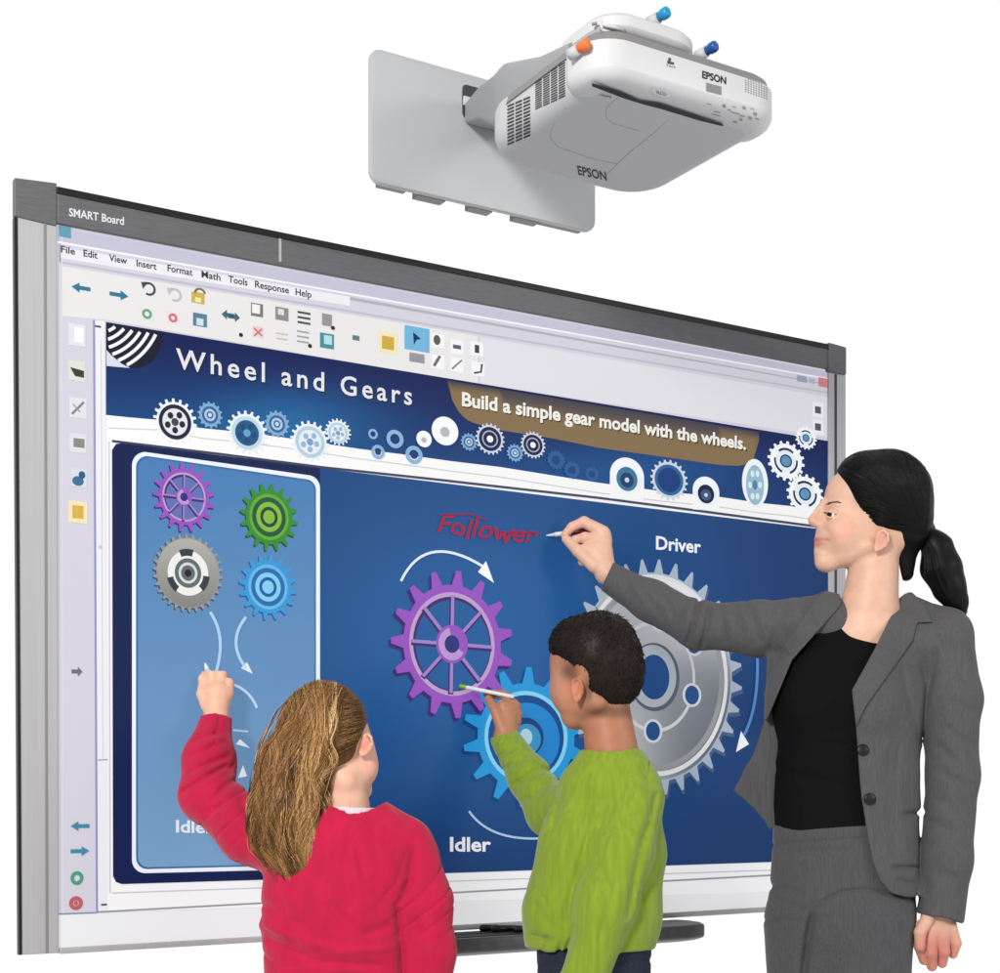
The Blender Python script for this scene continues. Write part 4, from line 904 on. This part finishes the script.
for i in range(760):                                   # combed-back strands, drawn to the band of the ponytail
    u = rng.random(); st = polyline(Bw, [(834, 466), (846, 456), (866, 449.5), (886, 449.5)], 30)
    a = np.array([(834, 467), (852, 498), (861, 522), (886, 528)] if i % 2 else [(836, 464), (850, 455), (870, 451), (900, 454)], float)
    t = u*(len(a)-1); j = min(int(t), len(a)-2); x0, y0 = a[j]+(a[j+1]-a[j])*(t-j); x1, y1 = 924+rng.uniform(-3, 3), 530+rng.uniform(-5, 5)
    bx, by = (x0+x1)/2, (y0+y1)/2-24+(y0-450)*.32; pts = []
    if i % 4 == 1: x0, y0 = rng.uniform(850, 920), 449; y0 += abs(x0-885)*.12; bx, by = min(934, x0+rng.uniform(10, 40)), rng.uniform(455, 490)
    for q in np.linspace(.01, .99, 16):
        x = (1-q)**2*x0+2*q*(1-q)*bx+q*q*x1; y = (1-q)**2*y0+2*q*(1-q)*by+q*q*y1
        r = cast(T, x, y, .0006+.0006*math.sin(q*3.1))
        if r: pts.append(r[0])
        elif len(pts) > 4: break
    if len(pts) > 5: P.append(pts); g = rng.random(); Cc.append(lin((7+24*g**3, 7+22*g**3, 8+22*g**3)))
strands('hair_strands', P, M_hair, hair, Cc, .0008)
P = []; Cc = []
for i in range(420):
    th = rng.uniform(0, 6.28); rr = rng.uniform(.93, 1.1); pts = []
    ctr = [(926, 533, 9), (936, 548, 15), (941, 568, 19.5), (949, 588, 15.5), (957, 603, 10), (964, 616, 4)]
    e = rng.uniform(3.6, 5); n = 18
    for q in np.linspace(0, e, n):
        j = min(int(q), 4); f = q-j; c = [ctr[j][z]*(1-f)+ctr[j+1][z]*f for z in range(3)]
        pts.append(Bw.p(c[0]+c[2]*rr*math.cos(th)*.8+math.sin(q*2+i)*.7, c[1]+c[2]*rr*math.cos(th)*-.45, c[2]*rr*math.sin(th)*.9))
    P.append(polyline(Bw, [], 0) if False else np.array(pts)); g = rng.random(); Cc.append(lin((7+20*g**3, 7+18*g**3, 8+18*g**3)))
strands('hair_strands', P, M_hair, pony, Cc, .0009)
m = MB(); c = Bw.p(924.5, 532, 0); ax = np.array([.75, 0, -.55]); m.tube([c-ax*.006, c+ax*.006], [.0185, .0185], 20); m.build('hair_band', M_black, hair, smooth=True)
tip = Bp(546, 535.5, .004)
pen('marker_pen', tip, Bw.p(592, 530, 108), .0046, M_penw, 'white and dark red pen held by the woman against the board', M_penw, (.4, .96, M_penr))

# ================================================================== GIRL
Bg = Body(2.35); s = Bg.s; C_ = Bg.cone; E_ = Bg.ell
head = union([E_((328, 727, 0), (39, 44, 42)), E_((352, 752, 12), (23, 30, 26)), E_((361, 765, 22), (15, 20, 20)), C_((362, 790, 24), (345, 780, -12), 10, 12), E_((364, 768, 6), (13.5, 17, 15))], k(9))
ear = ear_shape(Bg, 365, 745, -16, 7, 11.5, 10)
arm = Bg.chain([(290, 850, 12, 24), (210, 800, 70, 17), (216, 722, 118, 12)])+Bg.chain([(420, 862, -5, 17), (428, 930, -8, 15), (426, 1030, -12, 12)])
palm = union([C_((216, 726, 118), (217, 705, 124), 11.5, 13), E_((217, 696, 128), (15, 15, 12))], k(4))
fg = fingers(Bg, [[(205, 692, 130, 6), (203.5, 679, 134, 5.4), (207, 672, 142, 4.6)], [(213, 685, 130, 6.2), (212.5, 671.5, 134, 5.8), (214, 671, 144, 4.6)], [(221, 688, 130, 6.2), (221.5, 674, 134, 5.6), (220, 673, 144, 4.6)], [(228, 694, 129, 5.6), (229, 683, 133, 5), (226, 683, 141, 4.4)], [(207, 706, 122, 6.5), (202, 694, 126, 5.6), (203, 684, 134, 4.8)]])
body = union([union([head, ear], k(2.5)), union([C_((343, 775, 2), (346, 815, 4), 22, 25)]+[C_((285, 845, 8), (415, 850, -2), 18, 18), E_((348, 900, 0), (66, 56, 28))]+arm, k(10)), union([palm, fg], k(3))], k(6))
girl = sdfobj('person', body, Bg, (165, 470, 675, 1040, -75, 165), .0021, M_skin, None,
    skincol((222, 174, 150), [(365, 745, 6, 9, (214, 120, 96), .7), (372, 765, 10, 12, (232, 168, 150), .6), (216, 690, 16, 20, (224, 168, 140), .5)]))
tag(girl, 'long-haired girl in a bright pink sweater seen from behind, reaching up to the board', 'person')
# sweater
gt = union([C_((296, 846, 10), (336, 836, 4), 24, 24), C_((336, 838, 4), (408, 846, -2), 23, 26, .9), C_((345, 865, 0), (346, 905, 0), 76, 80, .62), C_((346, 905, 0), (350, 1010, 0), 80, 84, .62)], k(14))
gl = union(Bg.chain([(292, 852, 14, 32), (250, 832, 40, 30), (208, 794, 72, 27.5), (209, 760, 92, 25), (216, 723, 114, 16.5)]), k(12))
gr = union(Bg.chain([(418, 858, -4, 22), (426, 900, -10, 24.5), (430, 950, -12, 24), (428, 1020, -14, 22)]), k(12))
gl = sub(gl, Bg.prism([(180, 640), (180, 716), (198, 716), (216, 713), (236, 718), (260, 716), (260, 640)]), k(1.5))
gf = union([union([gt, gl], k(10)), gr], k(5))
gf = sub(gf, C_((352, 790, 0), (353, 824, 4), 32, 35), k(2))
gf = shift(gf, Bg.grooves([([(280, 900), (300, 960)], 5, 2.4), ([(330, 905), (360, 935), (392, 925)], 5, 2.4), ([(300, 985), (350, 975), (400, 985)], 4, 2.6), ([(356, 845), (366, 880), (388, 900)], 5, 2.6), ([(240, 800), (256, 830)], 4, 2.6),([(412, 852), (410, 878), (403, 895), (396, 908)], 4, 4), ([(396, 905), (400, 940), (404, 1000)], 4, 6), ([(375, 880), (398, 900)], 5, 2), ([(182, 792), (205, 778), (226, 766)], 3, 3.4), ([(190, 772), (228, 756)], 3.2, 2.6), ([(190, 756), (224, 742)], 3, 2), ([(196, 740), (222, 732)], 3, 2), ([(214, 800), (226, 785), (238, 780)], 3.5, 2.6), ([(205, 812), (220, 806)], 4, 2),
    ([(262, 925), (300, 940), (340, 952), (390, 948)], 5, -2.5), ([(270, 940), (320, 962), (380, 965)], 4.5, 3), ([(265, 905), (300, 925)], 4, 2), ([(350, 830), (345, 870), (348, 905)], 7, 1.8), ([(370, 825), (380, 860)], 6, 1.6), ([(310, 880), (330, 930)], 8, -1.6), ([(430, 880), (438, 920)], 6, 1.5), ([(418, 930), (444, 948)], 5, 1.6), ([(225, 830), (250, 842)], 5, 2)]))
sweater = sdfobj('sweater', sub(shift(shift(gf, wob(22, .0008, 21)), folds(Bg, 58, 26, .003, 67, .8)), C_((352, 790, 0), (353, 824, 4), 32, 35), k(2)), Bg, (165, 475, 700, 1005, -80, 140), .0025, M_pink, girl)
m = MB(); ringp = []
for q in np.linspace(0, 2*math.pi, 30, endpoint=False): ringp.append(q)
cf = sub(C_((350, 806, 3), (351, 822, 4), 30, 35), C_((350, 780, 3), (350, 840, 4), 27.5, 29), k(1)); cf = sub(cf, Bg.prism([(280, 700), (420, 700), (420, 812), (380, 808), (331, 806), (280, 806)]), k(1))
sdfobj('collar', cf, Bg, (300, 400, 795, 860, -40, 50), .002, M_tee, sweater)
jf = union([C_((346, 1000, 0), (348, 1040, 0), 76, 76, .62), C_((318, 1050, 2), (320, 1420, 4), 40, 27, .9), C_((380, 1050, -2), (378, 1420, -2), 40, 27, .9)], k(8))
sdfobj('jeans', jf, Bg, (255, 440, 985, 1430, -70, 70), .005, M_denim, girl)
# hair
hf = union([E_((325, 727, -2), (43.5, 47, 45)), union(Bg.chain([(300, 728, -12, 22), (291, 770, -22, 30), (287, 812, -26, 29), (289, 845, -28, 24), (302, 864, -28, 15), (310, 880, -27, 6)], .75), k(10)), E_((304, 760, -8), (26, 38, 30))], k(10))
hf = sub(hf, Bg.prism([(369, 705), (368, 722), (362, 734), (357, 745), (355, 762), (340, 775), (331, 786), (330, 800), (400, 800), (400, 690)], -200, 200), k(3))
hf = shift(hf, wob(75, .0014, 31, (1, 1, .3)))
def ghc(V):
    x, y = pxof(V); n = np.sin(x*.9+np.sin(y*.11)*3)*.5+.5; c = np.array(lin((110, 78, 46)))*(1-n[:, None]*.4)+np.array(lin((150, 110, 66)))*n[:, None]*.4
    d = np.exp(-(((x-352)/22)**2+((y-735)/35)**2))[:, None]; return c*(1-.45*d)
hair = sdfobj('hair', hf, Bg, (235, 385, 670, 905, -80, 60), .0021, M_hair, girl, ghc)
pal = [(146, 106, 64), (116, 80, 46), (184, 142, 90), (80, 54, 30), (160, 120, 74), (206, 166, 112), (226, 192, 142)]
T = bvh(hair); P = []; Cc = []
kx = [676, 690, 710, 740, 780, 820, 850, 880, 900]; kc = [322, 320, 310, 299, 290, 286, 287, 299, 313]; kw = [14, 23, 32, 35, 36, 35, 34, 22, 5]
for cl in range(120):                                   # long waved locks, each a bundle of hairs
    x0 = rng.uniform(288, 340); y0 = 678+abs(x0-322)**1.5*.075+rng.uniform(0, 22); side = rng.uniform(-1, 1); L = rng.uniform(.65, 1.0)
    ph = rng.uniform(0, 6.28); am = rng.uniform(2.5, 8); fr = rng.uniform(10, 16); lift = rng.uniform(.0005, .006); ci = rng.choice(7, p=[.28, .24, .13, .14, .14, .05, .02])
    for h_ in range(24):
        o = rng.normal()*1.9; og = rng.normal()*1.4; pts = []; ls = L+rng.uniform(-.06, .06); last = None
        yend = y0+(904-y0)*ls if abs(side) < .55 else y0+(876-y0)*ls
        for q in np.linspace(0, 1, 38):
            y = y0+(yend-y0)*q+og*q; c = float(np.interp(y, kx, kc)); ww = float(np.interp(y, kx, kw))
            x = c+ww*side+o*(1-.6*q)+am*min(1, q*1.6)*math.sin(q*fr+ph); t = min(1, q*2.4); x = x0*(1-t)+x*t+o*(1-t)
            r = cast(T, x, y, lift*(.2+.8*q)+abs(o)*.0003+h_*.00005)
            if r is not None: last = r[0][1]; pts.append(r[0])
            elif last is not None and q > .3: pts.append(W(x, y, last))
        if len(pts) > 8: P.append(pts); cc = np.array(pal[ci])*rng.uniform(.7, 1.22); Cc.append(lin(tuple(cc)))
for h_ in range(170):                                  # stray hairs
    side = rng.choice([-1, 1])*rng.uniform(.75, 1.12); y0 = rng.uniform(690, 840); L_ = rng.uniform(25, 70); ph = rng.uniform(0, 6.28); am = rng.uniform(1, 4); pts = []
    for q in np.linspace(0, 1, 16):
        y = y0+L_*q; x = float(np.interp(y, kx, kc))+float(np.interp(y, kx, kw))*side+am*math.sin(q*5+ph)*q; pts.append(Bg.p(x, y, -22-8*math.cos(ph)))
    P.append(pts); Cc.append(lin(pal[rng.integers(7)]))
strands('hair_strands', P, M_hair, hair, Cc, .00062)
P = []; Cc = []
for i in range(360):                                   # hair drawn back from the temple
    x0, y0 = 368+rng.uniform(-6, 1), rng.uniform(700, 742); x1, y1 = 303+rng.uniform(-10, 14), y0+rng.uniform(-12, 26)+(y0-720)*.4; pts = []
    if i % 3 == 0: x0, y0, x1, y1 = rng.uniform(325, 362), 681+rng.uniform(0, 14), 300+rng.uniform(-8, 10), rng.uniform(710, 760)
    for q in np.linspace(0, 1, 14):
        x = x0+(x1-x0)*q; y = y0+(y1-y0)*q+8*math.sin(q*3.14)*(.2 if y0 > 700 else -.6); r = cast(T, x, y, .0005+.0005*math.sin(q*3))
        if r: pts.append(r[0])
    if len(pts) > 6: P.append(pts); Cc.append(lin(pal[rng.choice([0, 1, 3, 3, 3, 4])]))
strands('hair_strands', P, M_hair, hair, Cc, .0005)
pen('marker_pen', Bp(205, 663, .004), Bg.p(211, 681, 137), .0075, M_penw, 'white pen in the raised hand of the girl in pink')

# ================================================================== BOY
Bb = Body(2.5); s = Bb.s; C_ = Bb.cone; E_ = Bb.ell
head = union([E_((598, 660, 0), (40, 44, 40)), E_((574, 682, 10), (23, 38, 28)), E_((566, 660, 14), (16, 24, 22)), C_((574, 716, 12), (596, 702, -18), 10, 12), E_((577, 719, 12), (13, 10, 13)), E_((563, 690, 18), (12, 18, 16))], k(8))
nose = E_((561, 690, 30), (7, 8, 7))
ear = ear_shape(Bb, 576.5, 690, -28, 6.8, 12, -8)
arm = Bb.chain([(594, 797, 22, 15), (550, 815, 90, 14), (506, 738, 172, 11.5)])+Bb.chain([(628, 800, -26, 20), (606, 890, -44, 16), (572, 990, -44, 12)])
palm = union([C_((506, 740, 170), (507, 722, 178), 11, 12), E_((507, 714, 182), (13, 14, 12))], k(4))
fg = fingers(Bb, [[(515, 706, 184, 6), (504, 695, 188, 5.2), (494, 694, 196, 4.6), (487, 694, 202, 4)], [(517, 714, 182, 5.8), (503, 706, 176, 5), (496, 708, 184, 4.4)], [(516, 721, 180, 5.6), (503, 715, 174, 5), (498, 718, 182, 4.2)], [(514, 728, 177, 5.2), (504, 724, 172, 4.6), (500, 727, 178, 4)], [(502, 728, 168, 6.4), (496, 712, 172, 5.4), (489, 699, 190, 4.4)]])
palm2 = union([C_((572, 985, -44), (566, 1010, -46), 12, 14, .7), fingers(Bb, [[(558, 1010, -46, 6), (554, 1035, -48, 5)], [(565, 1014, -46, 6), (562, 1042, -48, 5)], [(572, 1014, -46, 6), (571, 1040, -48, 5)], [(578, 1010, -46, 5.4), (579, 1030, -48, 4.6)], [(556, 995, -50, 6.4), (548, 1014, -54, 5.2)]])], k(3))
body = union([union([head, nose, ear], k(3)), union([C_((604, 695, 4), (612, 755, 2), 23, 27), C_((590, 790, 14), (630, 790, -16), 22, 22), E_((602, 850, 0), (50, 70, 36))]+arm, k(10)), union([palm, fg], k(3)), palm2], k(6))
boy = sdfobj('person', body, Bb, (455, 690, 600, 1050, -80, 225), .0021, M_skin, None,
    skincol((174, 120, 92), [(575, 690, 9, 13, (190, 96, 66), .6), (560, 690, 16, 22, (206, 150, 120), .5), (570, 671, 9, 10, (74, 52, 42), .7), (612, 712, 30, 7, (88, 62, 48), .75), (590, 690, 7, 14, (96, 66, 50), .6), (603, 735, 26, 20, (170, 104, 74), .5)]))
tag(boy, 'dark-haired boy in a lime green sweater standing between the girl and the woman', 'person')
bt = union([C_((608, 750, 2), (613, 784, 0), 26, 36), C_((588, 788, 16), (612, 776, 0), 28, 30), C_((612, 776, 0), (634, 790, -14), 30, 25), C_((622, 770, -6), (640, 800, -8), 24, 24), C_((606, 800, 0), (602, 850, 0), 48, 61, .8), C_((602, 850, 0), (592, 915, 0), 61, 66, .74), C_((592, 915, 0), (590, 938, 0), 66, 62, .72)], k(14))
bt = sub(bt, Bb.prism([(480, 944), (520, 946), (548, 952), (600, 952), (640, 951), (700, 945), (700, 1040), (480, 1040)]), k(2))
bl = union(Bb.chain([(592, 800, 24, 26), (552, 812, 88, 25), (530, 778, 130, 21), (505, 739, 168, 14.5)]), k(10))
bl = sub(bl, Bb.prism([(470, 700), (470, 738), (490, 738), (512, 732), (540, 722), (540, 690)]), k(1.5))
br = union(Bb.chain([(634, 800, -22, 27), (622, 850, -36, 30), (606, 900, -46, 30), (580, 985, -48, 24)]), k(12))
bf = union([union([bt, bl], k(8)), br], k(5)); bf = sub(bf, Bb.prism([(540, 600), (700, 600), (700, 742), (641, 741), (612, 743), (580, 749), (540, 748)], -90, 90), k(2)); bf = sub(bf, C_((606, 715, 2), (612, 748, 0), 25, 28), k(2))
bf = shift(bf, Bb.grooves([([(655, 795), (650, 820), (640, 850), (634, 880), (628, 915)], 4, 4), ([(560, 800), (552, 830)], 4, 2.4), ([(600, 800), (580, 860), (565, 920)], 4, 2.2), ([(615, 830), (598, 880), (582, 940)], 4, -1.8), ([(590, 790), (568, 850), (556, 905)], 4, 1.6), ([(575, 930), (560, 970)], 4, 4), ([(618, 880), (600, 940)], 4, 1.6), ([(500, 756), (515, 748)], 2.6, 2.2), ([(506, 768), (526, 756)], 2.8, 2.4), ([(516, 784), (540, 768), (552, 772)], 3, 3), ([(525, 800), (545, 785)], 3.2, 2.2), ([(645, 770), (655, 800)], 5, 1.5), ([(640, 900), (655, 880)], 5, 2), ([(535, 905), (550, 925)], 5, 1.8), ([(534, 935), (552, 940)], 3, 3), ([(560, 945), (556, 975)], 3, 3)]))
sweater = sdfobj('sweater', sub(sub(shift(shift(bf, wob(20, .0008, 41)), folds(Bb, 22, 24, .003, 69, .4)), Bb.prism([(540, 600), (700, 600), (700, 742), (641, 741.5), (625, 744.5), (608, 745), (590, 748), (580, 750), (540, 748)], -90, 90), k(1)), C_((606, 715, 2), (612, 748, 0), 25, 28), k(2)), Bb, (470, 690, 720, 1010, -85, 190), .0025, M_green, boy)
jf = union([C_((594, 935, 0), (594, 990, 0), 58, 56, .72), C_((572, 1000, 4), (576, 1400, 6), 34, 25, .95), C_((618, 1000, -4), (616, 1400, -4), 34, 25, .95)], k(8))
jeans = sdfobj('jeans', shift(jf, Bb.grooves([([(590, 962), (652, 960)], 2, 1.6), ([(540, 966), (560, 962)], 2, 1.6), ([(628, 965), (632, 990)], 3, 1.6)])), Bb, (525, 665, 925, 1410, -60, 60), .004, M_denim, boy)
hf = union([E_((599, 655, 0), (41.5, 44, 42)), E_((607, 672, 0), (37, 39, 39)), E_((577, 645, 6), (28, 28, 30))], k(8))
hcut = Bb.prism([(540, 654), (556, 657), (563, 664), (565, 682), (570, 682), (571, 673), (577, 671), (584, 676), (587, 692), (596, 704), (608, 712), (640, 716), (640, 760), (520, 760), (520, 654)], -200, 200)
hf = sub(hf, hcut, k(9)); hf = shift(hf, wob(110, .0006, 51))
hair = sdfobj('hair', hf, Bb, (540, 650, 605, 725, -50, 55), .002, M_hair, boy, (27, 20, 16))
V = np.array([v.co[:] for v in hair.data.vertices]); Nn = np.array([v.normal[:] for v in hair.data.vertices]); P = []; Cc = []
crown = Bb.p(612, 622, -10)
for i in rng.choice(len(V), 6500):
    n = Nn[i]; t = V[i]-crown; t = t-(t@n)*n; tl = np.linalg.norm(t); t /= tl+1e-6; t = t+(rng.normal(size=3)*.4 if tl < .022 else 0)+rng.normal(size=3)*.2
    L = rng.uniform(.003, .0065); P.append(np.array([V[i]+(n*.22*q*(1-.6*q)+t*q)*L for q in np.linspace(0, 1, 4)])); g = rng.random(); Cc.append(lin((22+34*g*g, 17+25*g*g, 14+18*g*g)))
strands('hair_strands', P, M_hair, hair, Cc, .0007)
pen('marker_pen', Bp(458, 685.5, .004), Bb.p(514, 697, 178), .0040, M_penw, 'white pen with a green nib held by the boy at the purple gear', M_peng, (.03, .14, M_peng))
